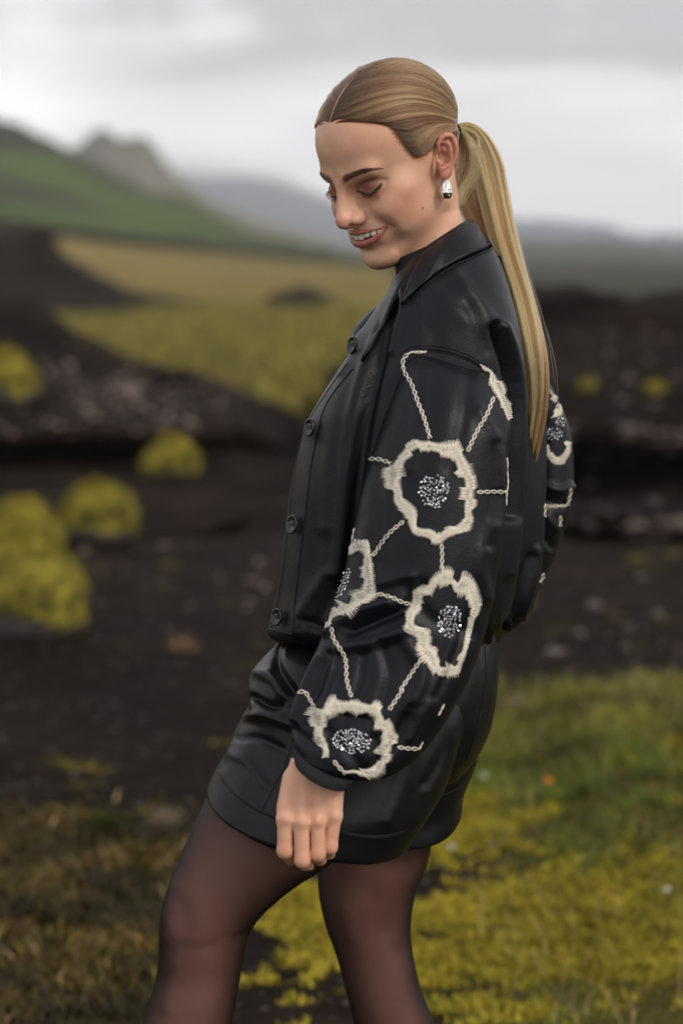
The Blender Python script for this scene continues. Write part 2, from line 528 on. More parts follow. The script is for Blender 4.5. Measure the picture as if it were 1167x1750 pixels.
def snap(pts, fwd=(0, 1, 0)):
    """move head-frame points along +-Y on to the skin"""
    out = []
    for p in pts:
        y = np.arange(125.0, 30.0, -0.4, dtype=np.float32)
        q = np.stack([np.full_like(y, p[0]), y, np.full_like(y, p[2])], 1).astype(np.float32)
        v = head_base(q, mir(q))
        i = int(np.argmax(v < 0))
        out.append((p[0], float(y[i] + 0.2), p[2]))
    return out
CREASE = snap([(15, 0, 3.5), (18, 0, 7.5), (24, 0, 10.8), (33, 0, 12), (42, 0, 10.3), (49, 0, 6.5)])
LASH = snap([(14.5, 0, 1.5), (18, 0, -1.8), (23, 0, -4.2), (29, 0, -4.9), (36, 0, -2.8), (41, 0, 0.4), (45, 0, 3.6)])
BAG = snap([(18, 0, -8), (28, 0, -11), (39, 0, -7.5)])
BAG2 = snap([(16, 0, -9), (25, 0, -15.5), (36, 0, -14)])
CROW = [snap([a, b]) for a, b in (((49, 0, 3), (56, 0, 0.5)), ((48.5, 0, -0.5), (55, 0, -5)), ((50, 0, 7), (57, 0, 8)))]
def px2f(pts):
    r_ = []
    for px, py in pts:
        a = s2h(S(px, py, -0.16))[0]; b = s2h(S(px, py, 0.12))[0]
        q = (a + (b - a) * np.linspace(0, 1, 700)[:, None]).astype(np.float32)
        p = q[int(np.argmax(head_base(q, mir(q)) < 0))]
        r_.append((abs(float(p[0])), float(p[1]), float(p[2])))
    return r_
NASO = px2f([(625, 366), (638, 374), (651, 381), (664, 388), (674, 398), (679, 411), (678, 424)])
APPLE = px2f([(642, 360), (658, 366), (675, 377), (687, 392)])
DIMP = snap([(36.5, 0, -48), (38.5, 0, -51)])
MENT = snap([(0, 0, -71.5), (10, 0, -71), (19, 0, -67.5)])
ALAR = snap([(20.5, 0, -19), (21.5, 0, -26), (19, 0, -34)])
PHIL = snap([(0, 0, -37.5), (0, 0, -40.5)])
OPEN = [(0, 101, -51.9), (8, 99.5, -51.7), (16, 94.5, -50.9), (23.5, 87.5, -49.7), (29, 81.8, -48.4)]
OPENR = [4.1, 4.1, 3.7, 2.6, 0.4]
def head_sdf(P0):
    P = mir(P0)
    f = head_base(P0, P)
    hot = (P[:, 1] > 40) & (f < 25)
    g = f[hot]; P_ = P[hot]
    g = carve(g, P_, CREASE, 0.8, 1.8)
    g = carve(g, P_, LASH, 1.9, 1.25)
    g = carve(g, P_, BAG, -1.0, 3.0)
    g = carve(g, P_, BAG2, 0.2, 4.0)
    for c in CROW: g = carve(g, P_, c, 0.12, 1.3)
    cut = s_poly(P_, OPEN, OPENR)
    for dy in (-6, -12, -18):
        cut = np.minimum(cut, s_poly(P_, [(x, y + dy, z) for x, y, z in OPEN], OPENR))
    g = smax(g, -cut, 1.0)
    g = carve(g, P_, NASO, 1.25, 5.2)
    g = carve(g, P_, APPLE, -1.3, 8.0)
    g = carve(g, P_, DIMP, 1.6, 3.0)
    g = carve(g, P_, MENT, 1.6, 4.0)
    g = carve(g, P_, ALAR, 1.7, 1.8)
    g = carve(g, P_, PHIL, 0.9, 2.0)
    f = f.copy(); f[hot] = g
    # ears
    e = s_poly(P, earpts, earr)
    e = smin(e, s_poly(P, antih, [1.2, 2.0, 2.2, 2.2, 2.1, 2.0]), 2.0)
    e = smin(e, s_poly(P, antih2, [1.2, 1.8, 2.0]), 2.0)
    e = smin(e, s_poly(P, tragp, [2.4, 3.2, 2.6, 2.2]), 2.5)
    e = smin(e, s_ell(P, hl(760, 297, 73), (4.0, 7.5, 7.5)), 4)
    e = smin(e, np.maximum(s_cap(P, hl(757, 240, 70), hl(760, 292, 69), 11, 9), s_cap(P, hl(764, 236, 74.5), hl(764, 292, 71), 12.5, 9)), 3)
    # auricle plate behind the rim, a bowl in front of the canal
    pc = [hl(757, 243, 76), hl(768, 245, 79), hl(773, 258, 79), hl(770, 274, 77), hl(762, 290, 73)]
    e = smin(e, s_poly(P, pc, [3.0, 3.0, 3.0, 3.0, 3.5]), 3)
    e = smax(e, -s_ell(P, hl(758, 270, 77), (8.0, 6.8, 8.5)), 1.5)
    e = smax(e, -s_ell(P, hl(760, 251, 82), (4.5, 5.0, 5.0)), 1.5)
    f = smin(f, e, 3.0)
    return f
V, Q = polygonize(head_sdf, (-92, -108, -190), (92, 126, 128), 1.25)
Vh, Qh = V, Q


def onface(px, py):
    """visible skin point (unmirrored head frame) seen at a photo pixel"""
    a = s2h(S(px, py, -0.16))[0]; b = s2h(S(px, py, 0.12))[0]
    t = np.linspace(0, 1, 700)[:, None]
    q = (a + (b - a) * t).astype(np.float32)
    v = head_base(q, mir(q))
    return q[int(np.argmax(v < 0))]
if os.environ.get('DBG'):
    for k, v in {'nosetip':(578,382),'sellion':(582,332),'glab':(575,305),'fore':(549,260),'hair':(561,211),'lipupL':(601,397),'liplow':(616,413),'mentolab':(624,427),'chinfront':(629,442),'chin':(649,458),'inner':(613.6,327),'outer':(650.6,314),'lash':(626,334),'browin':(583.5,308.7),'browmid':(613,294),'browtail':(653,287.4),'mouthc':(661.6,387.5),'alar':(624.6,367)}.items():
        print(k, onface(*v).round(1))
    for n,pt in {'tie':(0,-112,-5),'tip':(0,121,-24),'chin':(0,86,-100),'lash':(-24,83,-4.3)}.items(): print(n, hpx(np.array([pt]))[0].round(1))
# ---- where hair grows: a polygon in the photo's projection of her left side, mirrored to the right side
HAIRLINE = [(545, 213), (561, 211), (575, 209), (600, 207), (630, 209), (650, 210), (668, 216), (680, 231), (692, 248), (703, 262), (712, 272), (720, 270), (730, 263), (741, 252), (748, 241), (757, 230), (768, 226), (777, 231), (783, 246), (787, 270), (789, 300)]
HPOLY = np.array([(400, 213)] + HAIRLINE + [(900, 300), (900, 0), (400, 0)], float)
def in_poly(p, poly):
    x, y = p[:, 0], p[:, 1]; c = np.zeros(len(p), bool)
    for i in range(len(poly)):
        x1, y1 = poly[i - 1]; x2, y2 = poly[i]
        m = ((y1 > y) != (y2 > y)) & (x < (x2 - x1) * (y - y1) / (y2 - y1 + 1e-12) + x1)
        c ^= m
    return c
def near_side(P):
    Q = P.copy(); Q[:, 0] = -np.abs(Q[:, 0]); return Q
def hair_mask(P):
    q = hpx(near_side(P))
    return (in_poly(q, HPOLY) & (P[:, 2] > -5) & ~((np.abs(P[:, 0]) > 76) & (P[:, 2] < 36))) | ((P[:, 1] < -42) & (P[:, 2] > -48))
def seg2a(P, pts):
    out = np.full(len(P), 1e9)
    for a, b in zip(pts[:-1], pts[1:]):
        a = np.array(a, float); b = np.array(b, float); d = b - a
        t = np.clip(((P - a) @ d) / (d @ d), 0, 1)
        out = np.minimum(out, np.linalg.norm(P - a - t[:, None] * d, axis=1))
    return out
def poly_dist(P, pts):
    return s_poly(P.astype(np.float32), pts, [0] * len(pts))
Pm = mir(Vh)
def blend(base, colr, w):
    w = np.clip(w, 0, 1)[:, None]
    return base * (1 - w) + np.array(colr) * w
SKIN = (0.70, 0.42, 0.285)
pig = np.tile(np.array(SKIN), (len(Vh), 1))
def gau(P, c, r):
    return np.exp(-(((P - np.array(c)) / np.array(r)) ** 2).sum(1))
pig = blend(pig, (0.62, 0.25, 0.18), 0.50 * gau(Pm, (50, 58, -20), (26, 30, 20)))
pig = blend(pig, (0.52, 0.215, 0.155), 0.7 * gau(Pm, (0, 118, -24), (14, 14, 12)) + 0.5 * gau(Pm, (14, 98, -27), (8, 10, 8)))
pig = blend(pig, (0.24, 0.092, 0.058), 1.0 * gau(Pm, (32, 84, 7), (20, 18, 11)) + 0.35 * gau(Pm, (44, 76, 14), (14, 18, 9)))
pig = blend(pig, (0.54, 0.20, 0.145), 0.65 * ((Pm[:, 0] > 72) & (Pm[:, 2] > -45)))
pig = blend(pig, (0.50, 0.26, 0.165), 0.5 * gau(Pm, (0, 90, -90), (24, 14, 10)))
bagd = poly_dist(Vh * [1, 1, 1], [(-a, b, c) for a, b, c in BAG2])
du = s_poly(Pm.astype(np.float32), LIPU, LIPUR); dl = s_poly(Pm.astype(np.float32), LIPL, LIPLR)
lipm = np.clip((1.1 - np.minimum(du, dl)) / 0.9, 0, 1) * (Pm[:, 1] > 70)
pig = blend(pig, (0.40, 0.125, 0.105), lipm)
brp = [tuple(onface(*q) * np.array([-1, 1, 1])) for q in ((587, 310), (597, 304), (611, 298), (627, 292.5), (641, 289.5), (651, 288.5))]
brd = s_poly(Pm.astype(np.float32), brp, [3.6, 3.4, 3.1, 2.5, 1.6, 0.8])
pig = blend(pig, (0.17, 0.085, 0.06), 0.45 * np.clip((1.2 - brd) / 3.4, 0, 1))
cutd = s_poly(Pm.astype(np.float32), [(x, y - 7, z) for x, y, z in OPEN], [r + 0.5 for r in OPENR])
for dy in (-13, -19):
    cutd = np.minimum(cutd, s_poly(Pm.astype(np.float32), [(x, y + dy, z) for x, y, z in OPEN], [r + 0.5 for r in OPENR]))
pig = blend(pig, (0.035, 0.008, 0.008), ((cutd < 0.4) & (Pm[:, 0] < 29)).astype(float))
pig = blend(pig, (0.015, 0.008, 0.006), np.clip((2.0 - poly_dist(Pm, LASH)) / 0.9, 0, 1))
pig = blend(pig, (0.20, 0.09, 0.06), 0.55 * np.exp(-(poly_dist(Pm, CREASE) / 2.2) ** 2))
mole = onface(722, 356)
pig = blend(pig, (0.16, 0.055, 0.035), np.clip((1.9 - np.linalg.norm(Vh - mole, axis=1)) / 0.8, 0, 1))
hm = hair_mask(Vh)
hd_ = seg2a(hpx(near_side(Vh)), HAIRLINE[1:15]) + 40 * (Vh[:, 1] < -35)
pig = blend(pig, (0.085, 0.045, 0.024), hm * np.clip(hd_ / (9.0 + 22 * np.clip((hpx(near_side(Vh))[:, 0] - 610) / 60, 0, 1)), 0, 1) * 0.92)
# the parting shows skin
pig[(np.abs(Vh[:, 0]) < 1.5 + 0.2 * np.sin(Vh[:, 1] * 0.7)) & hm & (Vh[:, 1] > 0)] = (0.50, 0.30, 0.19)
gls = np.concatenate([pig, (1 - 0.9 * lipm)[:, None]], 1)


# ---- hair
TIE = np.array([0, -107.0, -5.0]); HC = np.array([0, -6.0, 18.0])
def to_skin(D, it=7):
    """push directions from HC out to the skin (unmirrored head frame)"""
    r = np.full(len(D), 95.0, np.float32)
    for _ in range(it):
        p = (HC + D * r[:, None]).astype(np.float32)
        r = r - skull(mir(p)) * 0.9
    return r
def strand_paths(roots, ctrl, cw, n):
    k = len(roots)
    a = roots - HC; a /= np.linalg.norm(a, axis=1)[:, None]
    b = TIE + rng.normal(0, 3.5, (k, 3)) - HC; b /= np.linalg.norm(b, axis=1)[:, None]
    om = np.arccos(np.clip((a * b).sum(1), -1, 1))[:, None, None]
    t = np.linspace(0, 1, n)[None, :, None]
    D = (np.sin((1 - t) * om) * a[:, None] + np.sin(t * om) * b[:, None]) / np.sin(om)
    if ctrl is not None:
        D = D + (cw[:, None, None] * (4 * t * (1 - t))) * (ctrl - HC)[None, None] / np.linalg.norm(ctrl - HC)
        D /= np.linalg.norm(D, axis=2)[:, :, None]
    r = to_skin(D.reshape(-1, 3)).reshape(k, n)
    return D, r
def lift(pp):
    """(n,2) photo pixels -> skull points of her left half (unmirrored head frame)"""
    a = np.array([s2h(S(x, y, -0.13))[0] for x, y in pp]); b = np.array([s2h(S(x, y, 0.10))[0] for x, y in pp])
    t = np.linspace(0, 1, 160)
    Q = (a[:, None] + (b - a)[:, None] * t[None, :, None]).astype(np.float32)
    f = skull(mir(Q.reshape(-1, 3))).reshape(len(pp), -1)
    hit = (f < 0).any(1); i = np.where(hit, (f < 0).argmax(1), f.argmin(1))
    q = Q[np.arange(len(pp)), i].astype(float)
    for _ in range(4):
        q32 = q.astype(np.float32); f0 = skull(mir(q32)); e = 0.5
        g = np.stack([skull(mir(q32 + np.eye(3, dtype=np.float32)[k] * e)) - skull(mir(q32 - np.eye(3, dtype=np.float32)[k] * e)) for k in range(3)], 1) / (2 * e)
        q = q - f0[:, None] * g / ((g ** 2).sum(1)[:, None] + 1e-6)
    return q, g / np.linalg.norm(g, axis=1)[:, None]
GUIDES = np.array([
 [(741, 250), (749, 242), (758, 233), (768, 227), (777, 222), (784, 220)],
 [(712, 268), (722, 262), (736, 246), (750, 230), (768, 220), (783, 217)],
 [(703, 263), (716, 256), (734, 240), (750, 227), (768, 218), (783, 216)],
 [(690, 247), (711, 245), (732, 235), (750, 225), (768, 217), (784, 215)],
 [(669, 218), (696, 225), (718, 225), (742, 219), (764, 215), (784, 214)],
 [(634, 208.5), (667, 211), (697, 214), (729, 212), (758, 211), (784, 213)],
 [(598, 207), (636, 206), (675, 204), (713, 205), (750, 208), (784, 212)],
 [(565, 208), (612, 197), (656, 193), (701, 196), (744, 203), (785, 211)],
 [(573, 193), (614, 180), (658, 175), (702, 179), (745, 191), (786, 209)],
 [(583, 175), (620, 161), (662, 155), (707, 160), (750, 177), (787, 207)],
 [(594, 156.5), (630, 142), (670, 135), (712, 142), (754, 165), (788, 205)],
 [(606, 138), (643, 124), (681, 119), (722, 129), (760, 155), (789, 202)],
 [(619, 123), (655, 111), (690, 106), (728, 117), (764, 147), (789, 200)],
 [(634, 110), (666, 102), (697, 99), (730, 109), (766, 143), (790, 199)]], float)
NG, NS = 140, 26
gu = np.array([catmull(GUIDES[:, j], NG) for j in range(6)]).transpose(1, 0, 2)
gpx = np.array([catmull(g, NS) for g in gu])
G3, GN = lift(gpx.reshape(-1, 2)); G3 = G3.reshape(NG, NS, 3); GN = GN.reshape(NG, NS, 3)
def noise1(x, seed, oct=2):
    z = np.zeros_like(x); return vnoise(np.stack([x, z + seed * 3.7, z], -1).reshape(-1, 3), 1.0, seed, oct).reshape(x.shape)
def cap_strands(side, m):
    u = rng.uniform(0, NG - 1.01, m)
    t = np.linspace(0, 1, NS)[None]
    # strands crowd into combed locks
    lock = 1.5 * noise1(u * 0.5, 11 + side)
    i = u.astype(int)
    drift = u[:, None] + lock[:, None] * 1.2 * np.sin(np.pi * t) + 1.3 * noise1(u[:, None] * 0.08 + t * 1.5, 4 + side) * np.sin(np.pi * t)
    drift = np.clip(drift, 0, NG - 1.01)
    st = np.where(rng.uniform(size=m) < 0.45, rng.uniform(0, 0.75, m) ** 1.3, np.abs(rng.normal(0, 0.016, m)))[:, None]
    tw = (u < NG * 5.5 / 13) & (u > NG * 1.5 / 13)
    st = np.where((tw & (rng.uniform(size=m) < 0.55))[:, None], np.maximum(st, rng.uniform(0, .16, (m, 1)) ** 1.2), st)
    ss = (st + (1 - st) * t) * (NS - 1)
    gi = drift.astype(int); gf = (drift - gi)[..., None]
    si = np.clip(ss.astype(int), 0, NS - 2); sf = (ss - si)[..., None]
    def samp(A):
        return ((A[gi, si] * (1 - sf) + A[gi, si + 1] * sf) * (1 - gf) + (A[np.minimum(gi + 1, NG - 1), si] * (1 - sf) + A[np.minimum(gi + 1, NG - 1), si + 1] * sf) * gf)
    P = samp(G3); Nn = samp(GN)
    Nn /= np.linalg.norm(Nn, axis=2)[..., None]
    tt = ss / (NS - 1)
    env = np.clip(tt * 6, 0, 1) * np.clip((1 - tt) * 5, 0, 1)
    c1 = noise1(drift * 0.33 + tt * 0.6, 21 + side, 3); c2 = noise1(drift * 0.10, 33 + side, 1)
    h = 0.4 + 2.0 * np.sin(np.pi * np.clip(tt, 0, 1)) ** 0.6 + env * (2.1 * c1 + 0.8 * c2) + rng.uniform(0, 0.6, (m, 1))
    h = np.where(st > 0.03, h - 0.8 * (1 - t) ** 2, h)
    h = np.maximum(h, 0.25)
    P = P + Nn * h[..., None]
    wx = np.clip(1 - tt / 0.10, 0, 1) * (u > NG * 6.8 / 13)[:, None]
    P[..., 0] = P[..., 0] * (1 - wx) + (-1.1 - rng.uniform(0, .8, (m, 1))) * wx
    wt = (np.clip((tt - .94) / .06, 0, 1) ** 1.5 * .85)[..., None]
    P = P + (TIE + np.array([0, 2.0, 0]) - P) * wt
    # colour break-up is carried by the strand's own random number; radius varies a little
    rad = np.repeat((0.00012 + 0.00005 * rng.uniform(size=(m, 1))), NS, 1) * np.clip(0.5 + t * 6, 0.5, 1)
    P[..., 0] *= (1 if side == 0 else -1)
    return P, rad
def back_strands(m):
    y = rng.uniform(-60, 4, m // 2)
    q1 = np.stack([rng.uniform(-6, 6, len(y)), y, np.full(len(y), 120.0)], 1)
    x = rng.uniform(-68, 68, m - len(y))
    q2 = np.stack([x, -58 - 24 * np.sqrt(np.maximum(0, 1 - (x / 70) ** 2)) + rng.normal(0, 2, len(x)), -26 - rng.uniform(0, 22, len(x))], 1)
    k3 = m // 3
    q3 = np.stack([rng.choice([-1, 1], k3) * rng.uniform(58, 72, k3), rng.uniform(-66, -40, k3), rng.uniform(-44, 6, k3)], 1)
    q1 = q1[:len(q1) * 2 // 3]; q2 = q2[:m - k3 - len(q1)]; x = x[:len(q2)]
    par = np.concatenate([q1[:, 0] * 9, x + 500, q3[:, 2] * 2])
    D, r = strand_paths(np.concatenate([q1, q2, q3]), None, None, NS); m = len(D)
    t = np.linspace(0, 1, NS)[None]
    h = 1.0 + 1.2 * np.sin(np.pi * t) + 1.2 * noise1(par * 0.5, 8)[:, None] * np.sin(np.pi * t) + rng.uniform(0, 0.6, (m, 1))
    P = HC + D * (r + np.maximum(h, 0.3))[..., None]
    wt = (np.clip((t - .80) / .20, 0, 1) ** 1.5 * .95)[..., None]
    P = P + (TIE + np.array([0, 2.0, 0]) - P) * wt
    return P, np.full((m, NS), 0.00015)
col_u = []
def split(P, rad, key):
    k = key > 0.0
    return (P[~k], rad[~k]), (P[k], rad[k])
groups = {0: [], 1: []}
for sd, m in ((0, 11000), (1, 6500)):
    P, rad = cap_strands(sd, m)
    q = hpx(near_side(P[:, 13])); key = noise1(q[:, 1] * 0.16 + q[:, 0] * 0.02, 71 + sd, 3) + rng.normal(0, 0.22, m)
    a, b = split(P, rad, key); groups[0].append(a); groups[1].append(b)
P, rad = back_strands(6500); a, b = split(P, rad, rng.normal(0, .3, len(P))); groups[0].append(a); groups[1].append(b)
for k, m_ in ((0, M_hair_cap), (1, M_hair_light)):
    P = np.concatenate([a for a, b in groups[k]]); r_ = np.concatenate([b for a, b in groups[k]])
    hair_curves('slicked_hair', h2s(P.reshape(-1, 3)).reshape(P.shape), r_, m_, person)
# darker hair lying under the combed locks
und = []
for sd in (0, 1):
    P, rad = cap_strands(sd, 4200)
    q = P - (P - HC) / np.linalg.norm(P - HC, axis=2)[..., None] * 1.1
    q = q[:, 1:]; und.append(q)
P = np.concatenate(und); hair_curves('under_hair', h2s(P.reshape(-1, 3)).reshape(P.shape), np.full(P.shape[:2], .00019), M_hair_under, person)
# combed ridges: strands crowd into narrow locks

# short hairs at the temple and the nape
def wisps(k):
    out = []
    for i in range(k):
        if i % 3:
            u = rng.uniform(0.45, 0.78); p = catmull(np.array(HAIRLINE[1:16], float), 200)[int(u * 199)]
            q = onface(p[0] + rng.normal(0, 4), p[1] + rng.normal(2, 3)); d = np.array([-0.25, -0.9, 0.1 + rng.normal(0, 0.25)]); L = rng.uniform(6, 16)
        else:
            q = np.array([rng.uniform(-62, 50), -58 + rng.normal(0, 5), rng.uniform(-60, -30)]); d = np.array([rng.normal(0, .3), -0.8, -0.5]); L = rng.uniform(8, 20)
        t = np.linspace(0, 1, 8)[:, None]
        c = rng.normal(0, 1, 3)
        P = q + d * L * t + np.array([0, -0.2, 0.5]) * L * t * t * 0.6 + 2.2 * np.sin(t * rng.uniform(3, 9) + c[0]) * t * c / 1.7
        f = skull(mir(P.astype(np.float32)))
        P = P + (P - HC) / np.linalg.norm(P - HC, axis=1)[:, None] * np.maximum(0.35 - f, 0)[:, None]
        out.append(P)
    return np.array(out)
# fine baby hairs feathering the hairline
def baby(m):
    u = rng.uniform(4, NG * 7.0 / 12, m); i = u.astype(int)
    a = G3[i, 0]; d = G3[i, 2] - G3[i, 0]; d /= np.linalg.norm(d, axis=1)[:, None]
    L_ = rng.uniform(4, 24, (m, 1)); back = np.abs(rng.normal(0, 3.4, (m, 1)))
    t = np.linspace(0, 1, 9)[None, :, None]
    dn = d + rng.normal(0, .12, (m, 3))
    P = (a - d * back + rng.normal(0, .6, (m, 3)))[:, None] + dn[:, None] * (L_ * 1)[:, None] * t
    f = head_base(P.reshape(-1, 3).astype(np.float32), mir(P.reshape(-1, 3).astype(np.float32))).reshape(m, -1)
    o = P - HC; o /= np.linalg.norm(o, axis=2)[..., None]
    P = P + o * (0.35 + 0.9 * t[..., 0] * rng.uniform(size=(m, 1)) - f)[..., None]
    return P
for sd in (1, -1):
    Pb = baby(2600 if sd == 1 else 600); Pb[..., 0] *= sd
    hair_curves('baby_hairs', h2s(Pb.reshape(-1, 3)).reshape(Pb.shape), np.repeat(np.linspace(.00006, .00002, 9)[None], len(Pb), 0), M_hair_under, person)
Pw = wisps(500)
hair_curves('loose_wisps', h2s(Pw.reshape(-1, 3)).reshape(Pw.shape), np.full(Pw.shape[:2], 0.00006), M_hair_cap, person)

# hair tie
tie_c = np.array([0, -109.0, -6.0])
th = np.linspace(0, 2 * math.pi, 25)[:-1]
ax1 = np.array([1, 0, 0.0]); ax2 = np.array([0, -0.35, 0.94])
ring = tie_c + 8.6 * (np.cos(th)[:, None] * ax1 + np.sin(th)[:, None] * ax2)
V_, F_ = merge([tube(h2s(ring + np.array([0, -1.0, -0.4]) * (k * 2.2 - 2.2)), 0.0012, 6, closed=True) for k in range(2)])
mesh_obj('hair_tie', V_, F_, M_knit, person)

# ponytail
PT = np.array([(781, 219, .060), (796, 224, .078), (812, 243, .086), (826, 285, .086), (838, 335, .078), (852, 395, .062), (868, 450, .040), (887, 505, .018), (900, 555, .004), (910, 605, -.003), (914, 655, -.004), (912, 705, -.002), (906, 752, .0), (900, 795, .002), (897, 822, .004)], float)
PWD = np.array([8, 15, 24, 32, 29, 26, 24, 21.5, 20.5, 20.5, 20, 18.5, 16, 12, 8], float)
def ponytail(nclump, per, n=44):
    c = catmull(np.concatenate([PT, PWD[:, None]], 1), n)
    cs = np.array([S(*q[:3]) for q in c]); wpx = c[:, 3] / 1430.0
    T = np.gradient(cs, axis=0); T /= np.linalg.norm(T, axis=1)[:, None]
    A = np.cross(T, np.array([0, 1.0, 0])); A /= np.linalg.norm(A, axis=1)[:, None]
    Bd = np.cross(A, T)
    t = np.linspace(0, 1, n)
    out, rad = [], []
    for i in range(nclump):
        a0 = rng.uniform(0, 2 * math.pi); r0 = math.sqrt(rng.uniform(0.02, 1))
        u0, v0 = r0 * math.cos(a0), r0 * math.sin(a0)
        ph = rng.uniform(0, 6.28, 3); am = rng.uniform(0.05, 0.26); fr = rng.uniform(4, 9)
        tw = rng.normal(0, 0.5)
        cr = rng.uniform(0.03, 0.10)
        end = rng.uniform(0.87, 1.0)
        loose = rng.uniform() < 0.09
        ang = tw * t
        gu = (u0 * np.cos(ang) - v0 * np.sin(ang)) + am * np.sin(fr * t + ph[0]) * t
        gv = (u0 * np.sin(ang) + v0 * np.cos(ang)) + am * np.sin(fr * t + ph[1]) * t
        if loose: gu = gu * (1 + 0.5 * t ** 2)
        for j in range(per):
            s = rng.normal(0, 1, 2) * cr
            fly = rng.uniform() < 0.009
            k = 1 + (rng.uniform(0.3, 1.5) * t ** 2 if fly else 0)
            e = end * rng.uniform(0.965, 1.01) * (0.9 if fly else 1)
            w = 0.016 * np.sin(t * rng.uniform(8, 24) + rng.uniform(0, 6)) * t
            w = w * 1.6
            uu = gu * 1.0 + s[0] * (0.5 + 0.6 * np.sin(np.pi * t) + 0.4 * t) + w
            vv = gv + s[1] * (0.5 + 0.6 * np.sin(np.pi * t) + 0.4 * t)
            if fly:
                uu = uu + (k - 1) * abs(rng.normal(0, 0.8)) * (1 if rng.uniform() < 0.8 else -1)
            tt = t * e
            ii = tt * (n - 1); i0 = np.clip(ii.astype(int), 0, n - 2); f = (ii - i0)[:, None]
            ce = cs[i0] * (1 - f) + cs[i0 + 1] * f
            Ai = A[i0]; Bi = Bd[i0]; wi = wpx[i0] * (1 - f[:, 0]) + wpx[i0 + 1] * f[:, 0]
            if t[0] == 0: tip = 1.0
            P = ce + Ai * (uu * wi)[:, None] + Bi * (vv * np.minimum(wi, 0.017))[:, None]
            out.append(P)
            rad.append(np.full(n, 0.00013 if not fly else 0.00006) * np.where(t > 0.9, 1 - (t - 0.9) * 7, 1))
    return np.array(out), np.array(rad)
Pp, rp = ponytail(84, 84)
ck = np.repeat(rng.uniform(size=84) < 0.36, 84)
hair_curves('ponytail', Pp[~ck], rp[~ck], M_hair_tail, person)
hair_curves('ponytail', Pp[ck], rp[ck], M_tail_dark, person)
# a loop of hair that swings under the tie and curls back against the neck, with a dark underlayer
def swoop(path, w, k, mt, seed):
    r2 = np.random.default_rng(seed); c = catmull(np.array(path, float), 30); cs = np.array([S(*q) for q in c])
    t = np.linspace(0, 1, 30)[None, :, None]
    o = r2.normal(0, 1, (k, 1, 3)) * (w * (0.35 + np.sin(np.pi * np.clip(t * .9, 0, 1))))
    o = o + .0012 * np.sin(t * r2.uniform(4, 12, (k, 1, 1)) + r2.uniform(0, 6, (k, 1, 3))) * t
    hair_curves('ponytail', cs[None] + o, np.full((k, 30), .00012), mt, person)
swoop([(786, 222, .060), (800, 240, .070), (812, 268, .072), (808, 300, .070), (794, 325, .066), (788, 345, .064)], .0035, 420, M_hair_tail, 5)
swoop([(788, 226, .066), (793, 255, .076), (794, 290, .078), (800, 330, .078), (812, 372, .072), (830, 410, .060)], .0050, 900, M_tail_dark, 6)
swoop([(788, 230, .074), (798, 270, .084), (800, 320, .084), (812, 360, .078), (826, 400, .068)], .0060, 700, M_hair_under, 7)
# eyebrows and lashes
def brow():
    path = catmull(np.array([(586, 310, 5.2), (597, 304, 4.9), (611, 297.5, 4.5), (627, 292, 3.6), (641, 289.5, 2.3), (653, 288.0, 0.9)]), 60)
    out = []
    for i in range(760):
        k = rng.uniform(0, 0.97) ** 0.9; j = int(k * 59)
        px, py, w = path[j]
        jn = path[min(j + 3, 59)] - path[max(j - 3, 0)]; d2 = jn[:2] / np.linalg.norm(jn[:2])
        nrm = np.array([d2[1], -d2[0]])
        o = rng.uniform(-1, 1) * w
        q = np.array([px, py]) + nrm * o
        lean = 1.1 * (1 - k) - 0.35 * (o / w) * k + rng.normal(0, 0.12)
        dd = d2 + nrm * lean; dd /= np.linalg.norm(dd)
        Lp = rng.uniform(5, 9) * (1 - 0.3 * k)
        pts = [onface(*q), None, None]
        a = pts[0]; b = onface(*(q + dd * Lp * 0.5)); c = onface(*(q + dd * Lp + d2 * 1.2))
        nr = np.array([-0.25, 0.93, 0.2])
        out.append([a, b + nr * 0.9, c + nr * 0.8])
    return np.array(out)
br = brow()
def quad3(P, n=6):
    t = np.linspace(0, 1, n)[None, :, None]
    return P[:, :1] * (1 - t) ** 2 + 2 * P[:, 1:2] * t * (1 - t) + P[:, 2:] * t * t
bb = quad3(br)
taper = lambda n, r: (r * (1 - 0.75 * np.linspace(0, 1, n)))[None]
for s in (1, -1):
    q = bb.copy(); q[..., 0] *= s
    hair_curves('eyebrow', h2s(q.reshape(-1, 3)).reshape(q.shape), np.repeat(taper(6, 0.0002), len(q), 0), M_hair_dark, person)
lp = catmull(np.array(LASH), 100)
def lashes(s):
    out = []
    for i in range(190):
        k = rng.uniform(0.12, 1.0); a = lp[int(k * 99)] + rng.normal(0, 0.3, 3)
        L = rng.uniform(4.5, 7.0) * (0.75 + 0.35 * k)
        d = np.array([0.55 * (k - 0.35), 0.80, -0.42]); d /= np.linalg.norm(d)
        b = a + d * L * 0.55 + np.array([0, 0, -0.6]); c = a + d * L + np.array([0.5 * k, 0.0, 1.2])
        out.append([a, b, c])
    q = quad3(np.array(out), 7); q[..., 0] *= s
    return q
for s in (-1, 1):
    q = lashes(s)
    hair_curves('eyelashes', h2s(q.reshape(-1, 3)).reshape(q.shape), np.repeat(taper(7, 0.00018), len(q), 0), M_hair_dark, person)

